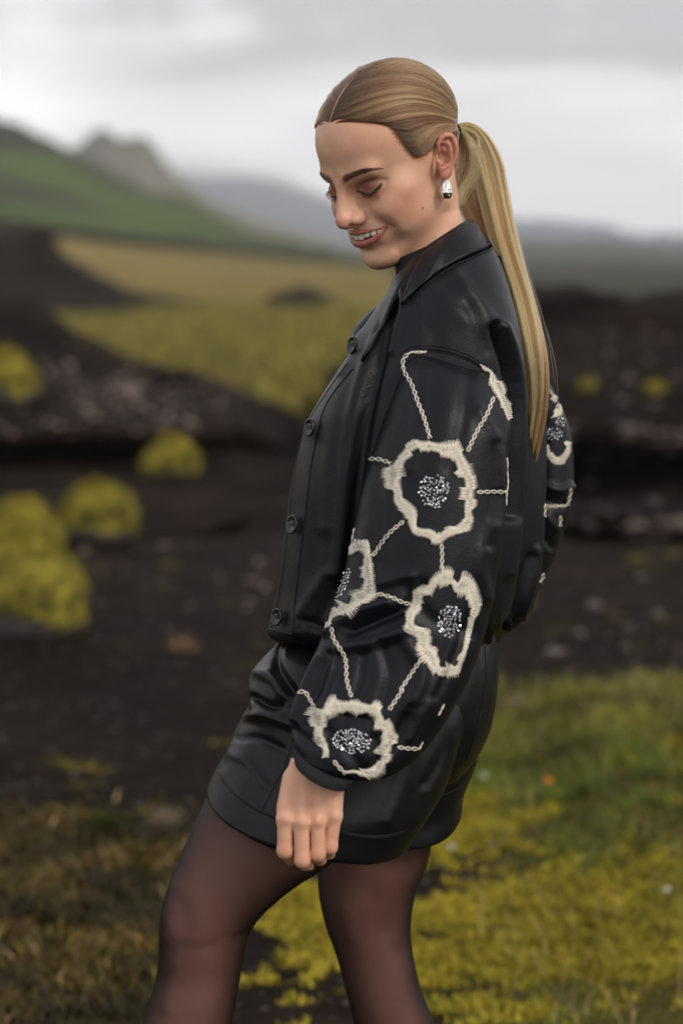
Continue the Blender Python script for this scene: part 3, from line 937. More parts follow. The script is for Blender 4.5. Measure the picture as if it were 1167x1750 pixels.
# teeth
def rbox(c, ax, ay, az, hx, hy, hz, e=3.2):
    """rounded block (superellipsoid) with half sizes along the given axes"""
    u = np.linspace(-math.pi / 2, math.pi / 2, 7); v = np.linspace(-math.pi, math.pi, 13)[:-1]
    sg = lambda w: np.sign(w) * np.abs(w) ** (2 / e)
    U, Vv = np.meshgrid(u, v, indexing='ij')
    x = sg(np.cos(U)) * sg(np.cos(Vv)) * hx; y = sg(np.cos(U)) * sg(np.sin(Vv)) * hy; z = sg(np.sin(U)) * hz
    P = c + x[..., None] * ax + y[..., None] * ay + z[..., None] * az
    m, n = P.shape[:2]
    i = np.arange(m - 1)[:, None]; j = np.arange(n)[None]; j2 = (j + 1) % n
    F = np.stack([i * n + j, i * n + j2, (i + 1) * n + j2, (i + 1) * n + j], -1).reshape(-1, 4)
    return P.reshape(-1, 3), F
arc = []
xs = [4.2, 11.8, 18.6, 24.6, 29.2]; ws = [4.35, 3.7, 3.9, 3.6, 3.3]
for s in (-1, 1):
    for x, w in zip(xs, ws):
        y = 97.5 - 1.6 - 0.0205 * x * x - (0.6 if x > 25 else 0)
        sl = -0.041 * x
        ax = np.array([s * 1.0, sl, 0]); ax /= np.linalg.norm(ax)
        az = np.array([0, -0.32, 1.0]); az /= np.linalg.norm(az)
        ay = np.cross(az, ax)
        zc = -49.4 + 0.035 * x + (-0.5 if x < 8 else 0.35 if x < 15 else -0.1)
        V_, F_ = rbox(np.array([s * x, y, zc]), ax, ay, az, w, 2.6, 5.6 if x < 8 else 5.0)
        arc.append((h2s(V_), F_))
for a in arc:
    mesh_obj('tooth', a[0], a[1], M_tooth, person)

# ================================================================= HAND (mm, studio axes)
def hp(px, py, dy=0.0):
    return tuple(S(px, py, -0.262 + dy * 0.001) * 1000)
def q_(r): return r / 1.573
def hand_sdf(P):
    f = None
    meta = [((512, 1305), (488, 1398), 17, 15.5, 2), ((530, 1300), (515, 1404), 18, 15, -1), ((556, 1300), (543, 1402), 18, 14.5, 0), ((574, 1305), (571, 1393), 18, 14, 3)]
    for a, b, ra, rb, dy in meta:
        c = s_cap(P, hp(*a, 6), hp(*b, dy), q_(ra), q_(rb))
        f = c if f is None else smin(f, c, 9)
    f = smin(f, s_cap(P, hp(500, 1330, 8), hp(487, 1380, 8), q_(17), q_(14)), 6)
    f = smin(f, s_cap(P, hp(552, 1215, 12), hp(546, 1318, 9), q_(29), q_(29)), 14)
    fing = [((488, 1400, 0), (487, 1454, 4), (497, 1466, 26), (507, 1446, 40), 14.1, 13.0, 11.8, 10),
            ((515, 1406, -3), (517, 1470, 1), (524, 1479, 25), (529, 1455, 40), 13.8, 12.9, 11.8, 10),
            ((543, 1404, -2), (543.5, 1460, 2), (547, 1468, 25), (549, 1446, 38), 12.8, 12.0, 11.0, 9.5),
            ((571, 1396, 2), (564.5, 1448, 6), (562, 1458, 24), (560, 1440, 36), 12.6, 11.4, 10.4, 8.8)]
    g = None
    for a, b, c, d, ra, rb, rc, rd in fing:
        h = s_cap(P, hp(*a), hp(*b), q_(ra), q_(rb))
        h = smin(h, s_cap(P, hp(*b), hp(*c), q_(rb), q_(rc)), 2.5)
        h = smin(h, s_cap(P, hp(*c), hp(*d), q_(rc), q_(rd)), 2.0)
        mid = tuple((np.array(a) * .45 + np.array(b) * .55))
        h = smin(h, s_ell(P, hp(b[0], b[1] - 3, b[2] - 1), (q_(rb) * 0.95, q_(rb) * 0.95, q_(rb) * 1.15)), 4)
        # finger to palm: blended; finger to finger: a tight crease
        g = h if g is None else smin(g, h, 0.3)
    f = smin(f, g, 5.0)
    # thumb tucked behind the palm
    th = s_poly(P, [hp(508, 1325, 16), hp(492, 1375, 30), hp(494, 1415, 40), hp(505, 1440, 46)], [q_(17), q_(14), q_(12.5), q_(10)])
    f = smin(f, th, 6)
    # knuckles, tendons, creases
    for a in ((488, 1398, -9), (515, 1404, -12), (543, 1402, -11), (571, 1393, -7)):
        f = carve(f, P, [hp(*a), hp(a[0] + 0.5, a[1] + 3, a[2])], -1.5, 5.0)
    for a, b in (((502, 1394), (502, 1382)), ((529, 1398), (530, 1382)), ((557, 1394), (559, 1380))):
        f = carve(f, P, [hp(*a, -10), hp(*b, -10)], 1.6, 4.0)
    for a in ((487, 1452, 4, 15), (517, 1466, 1, 14), (543.5, 1456, 2, 13), (564.5, 1444, 6, 12)):
        for o in (-4.5, 0, 4):
            f = carve(f, P, [hp(a[0] - 8, a[1] + o + 1, a[2] - 9), hp(a[0], a[1] + o, a[2] - 11), hp(a[0] + 8, a[1] + o + 1, a[2] - 9)], 0.45, 0.9)
    f = carve(f, P, [hp(540, 1330, -12), hp(520, 1385, -14)], -0.9, 2.0)
    f = carve(f, P, [hp(522, 1335, -11), hp(494, 1385, -10)], -0.7, 2.0)
    f = carve(f, P, [hp(570, 1340, -9), hp(570, 1382, -8)], -0.6, 2.0)
    f = carve(f, P, [hp(555, 1335, -12), hp(545, 1390, -14)], -0.9, 2.0)
    return f
Vp, Qp = polygonize(hand_sdf, np.array(hp(455, 1500, -30)), np.array(hp(615, 1290, 62)), 1.05)
Ph = Vp * 0.001
hpig = np.tile(np.array(SKIN) * [1.06, 1.03, 1.03], (len(Ph), 1))
for a in ((488, 1398, -9), (515, 1404, -12), (543, 1402, -11), (571, 1393, -7)):
    hpig = blend(hpig, (0.60, 0.26, 0.18), 0.35 * gau(Vp, hp(*a), (7, 9, 8)))
for a in ((487, 1456, 4), (517, 1470, 1), (543.5, 1460, 2), (564.5, 1448, 6)):
    hpig = blend(hpig, (0.60, 0.24, 0.17), 0.35 * gau(Vp, hp(a[0], a[1], a[2] - 8), (9, 9, 8)))
vein = np.minimum(s_poly(Vp.astype(np.float32), [hp(530, 1330, -12), hp(528, 1365, -13), hp(536, 1385, -13)], [0] * 3), s_poly(Vp.astype(np.float32), [hp(562, 1345, -12), hp(556, 1370, -12), hp(552, 1390, -12)], [0] * 3))
hpig = blend(hpig, (0.42, 0.29, 0.21), 0.35 * np.exp(-(vein / 3.0) ** 2))
hpig = np.concatenate([hpig, np.ones((len(hpig), 1))], 1)

# ================================================================= LOFTS
def loft(rows, nu, nv, e=2.0, close0=True, close1=True, tilt=0.0):
    """rows (Lx, Ly, Rx, Ry, Yc, half depth[, tilt]); returns V, F and per-vertex (u, v, near)"""
    rows = np.array([tuple(r) + ((tilt,) if len(r) == 6 else ()) for r in rows], float)
    C = catmull(rows, nv)
    th = np.arange(nu) * 2 * math.pi / nu
    c_, s_ = np.cos(th), np.sin(th)
    cx = np.sign(c_) * np.abs(c_) ** (2 / e); sx = np.sign(s_) * np.abs(s_) ** (2 / e)
    V = []
    for r in C:
        L_ = S(r[0], r[1], r[4]); R_ = S(r[2], r[3], r[4])
        c = (L_ + R_) / 2; a = (R_ - L_) / 2; b = np.array([0, -1, -r[6]]) * r[5]
        V.append(c + cx[:, None] * a + sx[:, None] * b)
    V = np.array(V)
    nv_ = len(V)
    V = V.reshape(-1, 3)
    i = np.arange(nv_ - 1)[:, None]; j = np.arange(nu)[None]; j2 = (j + 1) % nu
    F = np.stack([i * nu + j, i * nu + j2, (i + 1) * nu + j2, (i + 1) * nu + j], -1).reshape(-1, 4)
    near = np.tile(s_, nv_)
    ends = []
    for fl, k in ((close0, 0), (close1, nv_ - 1)):
        if fl:
            cidx = len(V); V = np.concatenate([V, V[k * nu:(k + 1) * nu].mean(0)[None]]); near = np.append(near, 0)
            jj = np.arange(nu); q = np.stack([k * nu + jj, k * nu + (jj + 1) % nu, np.full(nu, cidx), np.full(nu, cidx)], 1)
            if k: q = q[:, [1, 0, 2, 3]]
            else: q = q[:, [0, 1, 2, 3]]
            ends.append(q)
    if ends: F = np.concatenate([F] + ends)
    return V, F[:, ::-1] if False else F, near
def px_of(V):
    k = FPX / (DIST + V[:, 1]); return np.stack([583.5 + V[:, 0] * k, 875 - V[:, 2] * k], 1)
def vnormals(V, F):
    a, b, c, d = V[F[:, 0]], V[F[:, 1]], V[F[:, 2]], V[F[:, 3]]
    n = np.cross(c - a, d - b)
    N = np.zeros_like(V)
    for k in range(4): np.add.at(N, F[:, k], n)
    return N / (np.linalg.norm(N, axis=1)[:, None] + 1e-12)
def seg2(P, pts):
    out = np.full(len(P), 1e9)
    for a, b in zip(pts[:-1], pts[1:]):
        a = np.array(a[:2], float); b = np.array(b[:2], float); d = b - a
        t = np.clip(((P - a) @ d) / (d @ d), 0, 1)
        out = np.minimum(out, np.linalg.norm(P - a - t[:, None] * d, axis=1))
    return out
def outward(V, F):
    """make the normals point away from the loft's axis"""
    N = vnormals(V, F); c = V.mean(0)
    if (N * (V - c)).sum() < 0: F = F[:, ::-1].copy(); N = -N
    return F, N
def folds(V, F, near, strokes, noise=()):
    F, N = outward(V, F)
    p = px_of(V); w = np.clip(near * 2.0 + 0.35, 0, 1)
    d = np.zeros(len(V))
    for pts, width, amp in strokes:
        pp = catmull(np.array(pts, float), 14) if len(pts) > 2 else np.array(pts, float)
        dist = seg2(p, pp)
        d += w * amp * 0.001 * np.exp(-(dist / width) ** 2)
    for sc, seed, amp, stretch in noise:
        n = vnoise(V * np.array(stretch), sc, seed, 3)
        d += amp * 0.001 * n
    return V + N * d[:, None], F
def bvh_of(V, F):
    return BVHTree.FromPolygons([tuple(v) for v in V], [tuple(f) for f in fix_faces(F)])
CAMP = Vector((0, -DIST, 0))
def shoot(bv, px, py):
    t = Vector(S(px, py, 0)) - CAMP; t.normalize()
    h = bv.ray_cast(CAMP, t)
    if h[0] is None: return None
    n = h[1] if h[1].dot(t) < 0 else -h[1]
    return np.array(h[0]), np.array(n)
def uneven_tube(P, r, seg=6): return tube(P, r, seg)

# ---- torso of the jacket
T_rows = [(700, 470, 800, 395, -.005, .050), (684, 487, 822, 407, -.008, .068), (655, 512, 840, 424, -.012, .098), (630, 548, 858, 462, -.018, .128), (610, 578, 874, 515, -.02, .145), (598, 606, 885, 560, -.02, .152),
          (571, 645, 892, 610, -.02, .156), (541, 692, 896, 660, -.02, .158), (523, 724, 897, 700, -.02, .16), (510, 764, 897, 760, -.02, .16), (498, 820, 893, 820, -.02, .16),
          (489, 880, 889, 880, -.02, .158), (480, 950, 884, 950, -.02, .155), (472, 1010, 878, 1010, -.02, .15), (463, 1055, 868, 1048, -.02, .145), (458, 1078, 853, 1074, -.02, .14), (466, 1091, 838, 1094, -.02, .132), (486, 1096, 826, 1100, -.02, .12)]
B_rows = [(740, 470, 858, 440, .05, .05), (700, 520, 884, 500, .07, .10), (690, 560, 903, 550, .08, .12), (680, 610, 918, 600, .09, .13), (680, 660, 927, 660, .09, .13), (680, 760, 931, 760, .09, .13), (680, 860, 931, 860, .09, .13),
          (690, 950, 927, 950, .09, .125), (700, 1010, 919, 1010, .09, .12), (700, 1045, 901, 1052, .09, .115), (700, 1070, 872, 1074, .08, .11), (700, 1090, 846, 1090, .07, .10)]
V1, F1, nr1 = loft(T_rows, 150, 190, 2.5)
t_str = [([(672, 520), (650, 600), (628, 700), (612, 800), (603, 900), (592, 1000)], 11, -13),
         ([(655, 560), (625, 640), (600, 740), (588, 860), (578, 980)], 12, 8),
         ([(690, 500), (682, 540), (668, 600)], 8, 6),
         ([(846, 560), (860, 594), (872, 640), (878, 700), (877, 780), (870, 880)], 8, -26),
         ([(862, 560), (880, 610), (889, 680), (889, 760), (884, 860), (872, 980)], 9, 7),
         ([(720, 470), (760, 520), (800, 545), (836, 560)], 18, 3), ([(705, 520), (740, 570), (745, 600)], 12, -2.5),
         ([(540, 760), (545, 860), (530, 980)], 14, -3), ([(575, 720), (560, 800), (556, 900)], 16, 3),
         ([(560, 980), (520, 1040), (505, 1080)], 10, 4), ([(575, 1010), (545, 1060)], 7, -4), ([(520, 1060), (560, 1078), (620, 1086)], 6, -5),
         ([(612, 566), (606, 600), (585, 640)], 6, 3), ([(800, 520), (830, 600)], 9, -3), ([(780, 470), (820, 520), (842, 552)], 12, 4)]
V1, F1 = folds(V1, F1, nr1, t_str, [(6, 3, 2.6, (1, 1, .55)), (20, 9, 0.6, (1, 1, .5))])
# gathers above the elastic hem
pz = px_of(V1); gth = np.exp(-((pz[:, 1] - 1085) / 26) ** 2) * (pz[:, 0] > 515)
V1 = V1 + vnormals(V1, F1) * (0.0035 * np.sin(pz[:, 0] * 0.42 + 2 * np.sin(pz[:, 1] * 0.03)) * gth)[:, None]
V2, F2, nr2 = loft(B_rows, 90, 120, 2.2)
V2, F2 = folds(V2, F2, nr2, [([(905, 950), (895, 1000), (880, 1060)], 6, -9), ([(915, 940), (908, 1000), (895, 1045)], 5, 5), ([(880, 980), (868, 1040), (858, 1080)], 6, -8)], [(8, 4, 4.0, (1, 1, .5))])
V2 = V2 + vnormals(V2, F2) * (0.003 * np.sin(px_of(V2)[:, 0] * 0.5) * np.exp(-((px_of(V2)[:, 1] - 1070) / 24) ** 2))[:, None]
Vt, Ft = merge([(V1, F1), (V2, F2)])
jacket = mesh_obj('jacket', Vt, fix_faces(Ft), M_leather, person)
tag(jacket, 'black leather look jacket')
bv_t = bvh_of(Vt, Ft)

# ---- near sleeve
A_rows = [(712, 592, 838, 628, -.135, .025), (700, 602, 856, 655, -.150, .045), (688, 632, 872, 700, -.163, .062), (667, 684, 873, 742, -.172, .070), (647, 740, 867, 790, -.178, .074), (630, 796, 863, 838, -.182, .076), (615, 856, 862, 884, -.186, .077),
          (602, 920, 858, 933, -.19, .077), (590, 982, 848, 985, -.193, .076), (574, 1030, 838, 1036, -.196, .075), (557, 1072, 826, 1085, -.20, .073), (545, 1104, 812, 1126, -.205, .072), (528, 1142, 796, 1163, -.212, .071), (512, 1178, 776, 1200, -.218, .070),
          (499, 1210, 754, 1237, -.222, .067), (497, 1240, 728, 1272, -.229, .063), (500, 1262, 700, 1300, -.236, .057), (505, 1277, 660, 1323, -.242, .049), (509, 1284, 626, 1327, -.248, .041)]
V3, F3, nr3 = loft(A_rows, 170, 240, 2.15, tilt=0.15)
a_str = [([(600, 1078), (640, 1062), (690, 1040), (720, 1000)], 9, -7), ([(585, 1110), (640, 1098), (700, 1070)], 10, 6), ([(560, 1080), (600, 1052), (660, 1030)], 9, 5),
         ([(650, 1100), (665, 1150), (655, 1200)], 9, -4), ([(690, 1090), (720, 1150), (700, 1210)], 12, 5), ([(620, 1120), (615, 1160), (605, 1190)], 8, -4),
         ([(700, 1210), (680, 1260), (640, 1310)], 8, -5), ([(560, 1120), (540, 1180), (520, 1230)], 9, -5), ([(545, 1130), (520, 1190), (507, 1230)], 8, 6), ([(575, 1150), (560, 1200), (545, 1260)], 8, 4),
         ([(500, 1245), (530, 1268), (565, 1275)], 10, -2.5), ([(590, 1225), (640, 1232)], 7, -3), ([(560, 1250), (600, 1290), (620, 1320)], 11, -3), ([(640, 1262), (650, 1300)], 7, -4),
         ([(770, 1090), (750, 1160), (700, 1260)], 10, 4), ([(800, 1060), (775, 1120), (740, 1190)], 8, -4), ([(840, 900), (820, 960), (830, 1020)], 12, 4),
         ([(850, 760), (845, 840), (835, 930)], 9, -3), ([(640, 800), (650, 880), (640, 960)], 12, -3), ([(720, 640), (715, 720), (700, 800)], 14, 3), ([(800, 640), (790, 720), (770, 800)], 12, -2.5),
         ([(820, 700), (850, 760), (855, 830)], 10, 3), ([(690, 1000), (740, 1060), (800, 1080)], 12, -3), ([(600, 1030), (640, 1000), (700, 985)], 10, 3)]
a_str = [(p_, w_, a_ * 1.25) for p_, w_, a_ in a_str]
V3, F3 = folds(V3, F3, nr3, a_str, [(8, 13, 3.0, (1, 1, .6)), (24, 19, 1.1, (1, 1, .8)), (60, 29, 0.3, (1, 1, 1))])
sleeve = mesh_obj('sleeve', V3, fix_faces(F3), M_leather, jacket)
tag(sleeve, 'near sleeve embroidered with cream flowers')
bv_s = bvh_of(V3, F3)
# cuff
C_rows = [(514, 1274, 628, 1318, -.246, .028, .3), (506, 1278, 620, 1324, -.254, .038, .3), (503, 1285, 611, 1329, -.257, .0405, .28), (503, 1299, 598, 1339, -.259, .040, .28), (505, 1302, 595, 1341, -.259, .037, .28), (512, 1294, 590, 1332, -.259, .032, .28)]
V4, F4, nr4 = loft(C_rows, 70, 26, 2.1, close0=False, close1=False)
V4, F4 = folds(V4, F4, nr4, [([(520, 1290), (560, 1320), (590, 1325)], 5, -1.5)], [(40, 2, 1.0, (1, 1, 1))])
mesh_obj('cuff', V4, F4, M_knit, jacket)

# ---- far sleeve
D_rows = [(880, 622, 930, 640, .20, .03), (876, 650, 950, 678, .21, .05), (880, 690, 966, 716, .215, .06), (884, 730, 974, 760, .22, .062), (890, 790, 978, 826, .22, .062), (888, 850, 972, 876, .22, .062), (884, 900, 958, 918, .22, .06), (868, 950, 942, 962, .22, .058),
          (846, 990, 926, 1000, .22, .056), (815, 1040, 890, 1046, .21, .054), (790, 1090, 855, 1092, .2, .05), (770, 1140, 820, 1142, .19, .035)]
V5, F5, nr5 = loft(D_rows, 70, 110, 2.2)
V5, F5 = folds(V5, F5, nr5, [([(930, 830), (955, 838), (975, 832)], 6, 6), ([(930, 855), (960, 862)], 7, -7), ([(932, 880), (950, 905)], 7, 4), ([(930, 760), (950, 700)], 6, -3), ([(930, 920), (945, 935)], 6, -5)], [(14, 31, 4.0, (1, 1, .8))])
fsl = mesh_obj('sleeve', V5, fix_faces(F5), M_leather, jacket)
tag(fsl, 'far sleeve pulled back behind her')
bv_f = bvh_of(V5, F5)

# ---- collar
ctop = catmull(np.array([(683, 466, -.030), (700, 447, -.052), (722, 428, -.072), (748, 410, -.082), (776, 392, -.074), (797, 379, -.050), (806, 377, -.012), (798, 384, .030), (775, 397, .060), (740, 416, .068), (705, 440, .050), (688, 458, .015)]), 90)
cbot = catmull(np.array([(616, 617, None), (632, 595, None), (650, 562, None), (678, 526, None), (702, 502, None), (730, 478, None), (764, 454, None), (800, 435, None), (826, 424, None), (841, 419, None)][::1], dtype=object)[:, :2].astype(float), 62)
bot = []
for x, y in cbot:
    h = shoot(bv_t, x, y)
    if h is None: h = shoot(bv_t, x - 8, y + 4)
    yy = h[0][1] if h is not None else bot[-1][1]
    bot.append(S(x, y, yy - 0.008))
bot = np.array(bot)
lastb = bot[-1]
far = np.array([lastb, S(836, 430, .05), S(800, 452, .115), S(740, 470, .13), S(680, 520, .12), S(640, 575, .09)])
bot = np.concatenate([bot, catmull(far, 40)[1:]])
nb_ = 100
kk = 62 / len(bot)
top_s = np.array([S(*q) for q in ctop])
# tie the near top run to the near bottom run
ia = np.concatenate([np.linspace(0, 52, 62), np.linspace(52, 89, len(bot) - 62 + 1)[1:]])
topm = np.array([top_s[int(i)] * (1 - (i - int(i))) + top_s[min(int(i) + 1, 89)] * (i - int(i)) for i in ia])
m = 14
tt = np.linspace(0, 1, m)[:, None, None]
ctr = (topm + bot) / 2
G = topm[None] * (1 - tt) + bot[None] * tt
axisp = S(742, 440, 0)
outw = G - axisp; outw[..., 2] *= 0.3; outw /= np.linalg.norm(outw, axis=2)[..., None]
G = G + outw * (0.010 * np.sin(np.pi * tt ** 0.8))
inner = topm[None] * (1 - tt[1:7]) + (topm * 0.93 + axisp * 0.07)[None] * tt[1:7] + np.array([0, 0, -0.034]) * tt[1:7] * 1.8
G2 = G - outw * 0.0028
grid = np.concatenate([inner[::-1], G[:1] + np.array([0, 0, .001]), G, G2[::-1][:9]])
a_, b_, _ = grid.shape
i = np.arange(a_ - 1)[:, None]; j = np.arange(b_ - 1)[None]
Fc = np.stack([i * b_ + j, i * b_ + j + 1, (i + 1) * b_ + j + 1, (i + 1) * b_ + j], -1).reshape(-1, 4)
collar = mesh_obj('collar', grid.reshape(-1, 3), Fc, M_leather, jacket)
sm = collar.modifiers.new('s', 'SOLIDIFY'); sm.thickness = 0.0016; sm.offset = 0
bv_c = bvh_of(grid.reshape(-1, 3), Fc)
# far collar point and top of the placket seen past her chest
V_, F_, n_ = loft([(648, 520, 672, 516, .03, .03), (622, 540, 660, 545, .035, .035), (604, 562, 640, 570, .03, .035), (598, 585, 622, 596, .02, .03), (600, 600, 612, 606, .01, .018)], 40, 30)
mesh_obj('collar', V_, fix_faces(F_), M_leather, jacket)

# ---- turtleneck under the jacket
V_, F_, n_ = loft([(668, 560, 812, 500, .0, .07, .2), (672, 500, 808, 440, .0, .066, .2), (676, 474, 800, 412, .0, .062, .2), (676, 452, 796, 398, .0, .060, .15), (677, 442, 793, 394, .0, .059, .1), (682, 444, 788, 398, .0, .055, .1)], 70, 60, close0=False, close1=False)
V_, F_ = folds(V_, F_, n_, [], [(30, 5, 0.8, (1, 1, 1))])
mesh_obj('turtleneck', V_, F_, M_knit, person)

# ---- stitched seams: thin welts lying on the cloth
def on_surface(bvs, pts, n, off):
    c = catmull(np.array(pts, float), n); out = []
    for x, y in c:
        best = None
        for bv in bvs:
            h = shoot(bv, x, y)
            if h is not None and (best is None or h[0][1] < best[0][1]): best = h
        if best is not None: out.append(best[0] + best[1] * off)
    return np.array(out)
def seam(pts, r=0.0009, off=0.0004, bvs=None, n=60, m=M_leather):
    P = on_surface(bvs or [bv_t, bv_s], pts, n, off)
    if len(P) > 3: return tube(P, r, 5)
sq = []
arm = [(688, 622), (692, 606), (712, 598), (750, 598), (790, 608), (826, 628), (852, 658), (868, 692), (874, 716)]
sq.append(seam(arm, 0.0010, 0.0004)); sq.append(seam([(x - 1.5, y - 6) for x, y in arm], 0.0006, 0.0002)); sq.append(seam([(x + 0.5, y + 4) for x, y in arm[1:]], 0.0006, 0.0004))
sq.append(seam([(717, 490), (718, 540), (718, 592)], 0.0006, 0.0002))
sq.append(seam([(603, 630), (572, 668), (553, 700), (543, 740), (531, 800), (522, 880), (512, 960), (504, 1030), (500, 1082)], 0.0007, 0.0003, [bv_t]))
0 and sq.append(seam([(600, 626), (569, 665), (549, 697), (539, 738), (527, 800), (518, 880), (508, 960), (500, 1030), (496, 1082)], 0.0005, 0.0002, [bv_t]))
sq.append(seam([(594, 620), (552, 680), (521, 735), (505, 800), (495, 880), (485, 970), (473, 1040), (464, 1074)], 0.0006, 0.0002, [bv_t]))
sq.append(seam([(460, 1074), (480, 1080), (500, 1084)], 0.0008, 0.0002, [bv_t]))
sq.append(seam([(842, 425), (815, 437), (772, 456), (732, 484), (706, 508)], 0.0009, 0.0004, [bv_t, bv_c]))
sq.append(seam([(836, 413), (800, 428), (765, 446), (735, 468), (704, 494), (680, 518), (655, 550), (636, 582), (620, 607)], 0.0006, 0.0002, [bv_c]))
for q_s in sq:
    if q_s: mesh_obj('seam', q_s[0], q_s[1], M_leather, jacket)

# ---- buttons
def button(c, n, r):
    n = n / np.linalg.norm(n); a = np.cross(n, [0, 0.2, 1.0]); a /= np.linalg.norm(a); b = np.cross(n, a)
    prof = [(0.0, .0010), (.30, .0010), (.62, .0009), (.74, .0016), (.86, .0024), (.96, .0021), (1.0, .0010), (.97, -.0008)]
    m = 28; th = np.arange(m) * 2 * math.pi / m; V = []
    for q, h in prof:
        V.append(c + n * (h + .0012) + r * q * (np.cos(th)[:, None] * a + np.sin(th)[:, None] * b))
    V = np.concatenate(V); k = len(prof)
    i = np.arange(k - 1)[:, None]; j = np.arange(m)[None]; j2 = (j + 1) % m
    F = np.stack([i * m + j, i * m + j2, (i + 1) * m + j2, (i + 1) * m + j], -1).reshape(-1, 4)
    parts = [(V, F)]
    for sx in (-1, 1):       # thread crossing the holes
        p0 = c + n * .0026 + (a * .22 * sx + b * .22) * r; p1 = c + n * .0026 + (a * .22 * sx - b * .22) * r
        parts.append(tube(np.array([p0, (p0 + p1) / 2 + n * .0006, p1]), .0005, 5))
    return merge(parts)
for (x, y, nx, r) in ((604, 590, -.78, .0105), (531, 731, -.72, .0108), (501, 897, -.62, .0112), (475, 1055, -.62, .0104)):
    h = shoot(bv_t, x + 3, y); c = h[0] if h is not None else S(x, y, -.08)
    n = np.array([nx - .1, -.52, .12])
    c = S(x, y, c[1] - 0.008)
    V_, F_ = button(c, n, r)
    mesh_obj('button', V_, F_, M_button, jacket)

# ---- embroidery
def conv(L_, sc, ox, oy): return [(ox + x / sc, oy + y / sc) for x, y in L_]
def nearest(bvs, x, y):
    best = None
    for bv in bvs:
        h = shoot(bv, x, y)
        if h is not None and (best is None or h[0][1] < best[0][1]): best = h
    return best
def ring_band(out, inn, closed, pitch=18.5, seed=0, r=0.00078, bvs=None, jag=0.15):
    out = np.array(out, float); inn = np.array(inn, float)
    if closed: out = np.concatenate([out, out[:1]]); inn = np.concatenate([inn, inn[:1]])
    mid = (out + inn) / 2
    L_ = np.linalg.norm(np.diff(mid, axis=0), axis=1).sum()
    n = int(L_ / pitch)
    C = catmull(np.concatenate([out, inn], 1), n * 20)
    rg = np.random.default_rng(seed)
    ex = np.repeat(rg.normal(0, jag, (n + 2, 2)), 20, 0)[:n * 20]
    parts = []
    for ph in (0.0, math.pi):
        t = np.arange(n * 20) / 6.0
        w = 0.5 - np.arcsin(0.965 * np.cos(t * 2 * math.pi + ph)) / math.pi * 1.24
        w = w * (1 + ex[:, 0]) - ex[:, 1] * (1 - w)
        p = C[:, 2:4] * (1 - w)[:, None] + C[:, 0:2] * w[:, None]
        run, runs = [], []
        for x, y in p:
            h = nearest(bvs or [bv_s], x, y)
            if h is None:
                if len(run) > 3: runs.append(run)
                run = []
            else: run.append(h[0] + h[1] * (0.0010 + 0.0004 * (ph > 0)))
        if len(run) > 3: runs.append(run)
        for q in runs: parts.append(tube(np.array(q), r, 4))
    return parts
def chain(pts, period=23.0, amp=2.5, r=0.0008, bvs=None, thin=False):
    P = np.array(pts, float)
    L_ = np.linalg.norm(np.diff(P, axis=0), axis=1).sum(); n = max(12, int(L_ / 1.5))
    C = catmull(P, n) if len(P) > 2 else P[0] + (P[1] - P[0]) * np.linspace(0, 1, n)[:, None]
    T = np.gradient(C, axis=0); T /= np.linalg.norm(T, axis=1)[:, None] + 1e-9
    Nn = np.stack([-T[:, 1], T[:, 0]], 1); s = np.linspace(0, L_, n)
    parts = []
    for sg in (-1, 1):
        off = sg * amp * np.sin(s * 2 * math.pi / period) * (0.25 if thin else 1)
        p = C + Nn * off[:, None]; q = []
        for k, (x, y) in enumerate(p):
            h = nearest(bvs or [bv_s], x, y)
            if h is not None: q.append(h[0] + h[1] * (0.0007 + 0.0004 * (math.cos(s[k] * 2 * math.pi / period) * sg > 0)))
        if len(q) > 3: parts.append(tube(np.array(q), r, 4))
    return parts
FA = [((510,100),(510,205)),((600,110),(590,230)),((705,105),(650,235)),((760,190),(690,270)),((820,280),(715,340)),((845,360),(745,370)),((870,440),(755,430)),((870,500),(765,500)),((865,600),(740,600)),((830,640),(760,640)),((850,720),(755,700)),((835,790),(700,755)),((770,815),(650,770)),((660,850),(610,790)),((575,905),(560,825)),((480,880),(520,780)),((430,855),(450,775)),((380,830),(410,760)),((335,760),(410,700)),((300,660),(420,640)),((245,620),(385,590)),((220,570),(335,550)),((220,500),(325,490)),((170,450),(320,430)),((170,380),(320,370)),((175,315),(310,310)),((230,250),(330,260)),((300,180),(360,240)),((340,130),(400,215)),((400,95),(440,200)),((460,105),(470,195))]
FB = [((545,210),(530,380)),((640,215),(590,370)),((700,290),(650,390)),((745,290),(690,480)),((800,270),(760,490)),((890,330),(820,460)),((940,430),(830,520)),((980,570),(850,600)),((955,680),(835,690)),((910,780),(840,780)),((885,880),(820,900)),((850,980),(800,1010)),((820,1090),(780,1110)),((800,1190),(730,1190)),((765,1290),(710,1260)),((740,1390),(670,1280)),((640,1420),(610,1255)),((510,1450),(540,1240)),((410,1320),(530,1180)),((350,1215),(490,1100)),((260,1110),(430,1060)),((260,1060),(430,1000)),((280,980),(430,940)),((190,910),(410,880)),((140,860),(270,840)),((150,790),(240,790)),((145,710),(270,740)),((180,670),(320,650)),((210,600),(320,600)),((205,530),(310,540)),((215,450),(330,490)),((310,385),(400,510)),((400,390),(440,460)),((425,320),(480,390)),((480,250),(510,385))]
FC = [((430,400),(420,500)),((490,310),(460,500)),((550,320),(500,470)),((650,310),(570,520)),((680,420),(600,560)),((710,540),(575,580)),((715,610),(575,650)),((725,690),(600,700)),((745,770),(585,770)),((750,850),(590,840)),((765,920),(560,890)),((765,985),(530,940)),((735,1040),(430,970)),((660,1100),(410,1050)),((570,1120),(390,1110)),((520,1210),(340,1100)),((460,1280),(270,1090)),((400,1285),(220,1150)),((330,1280),(195,1180)),((240,1310),(170,1250)),((200,1400),(150,1320)),((140,1445),(100,1330))]
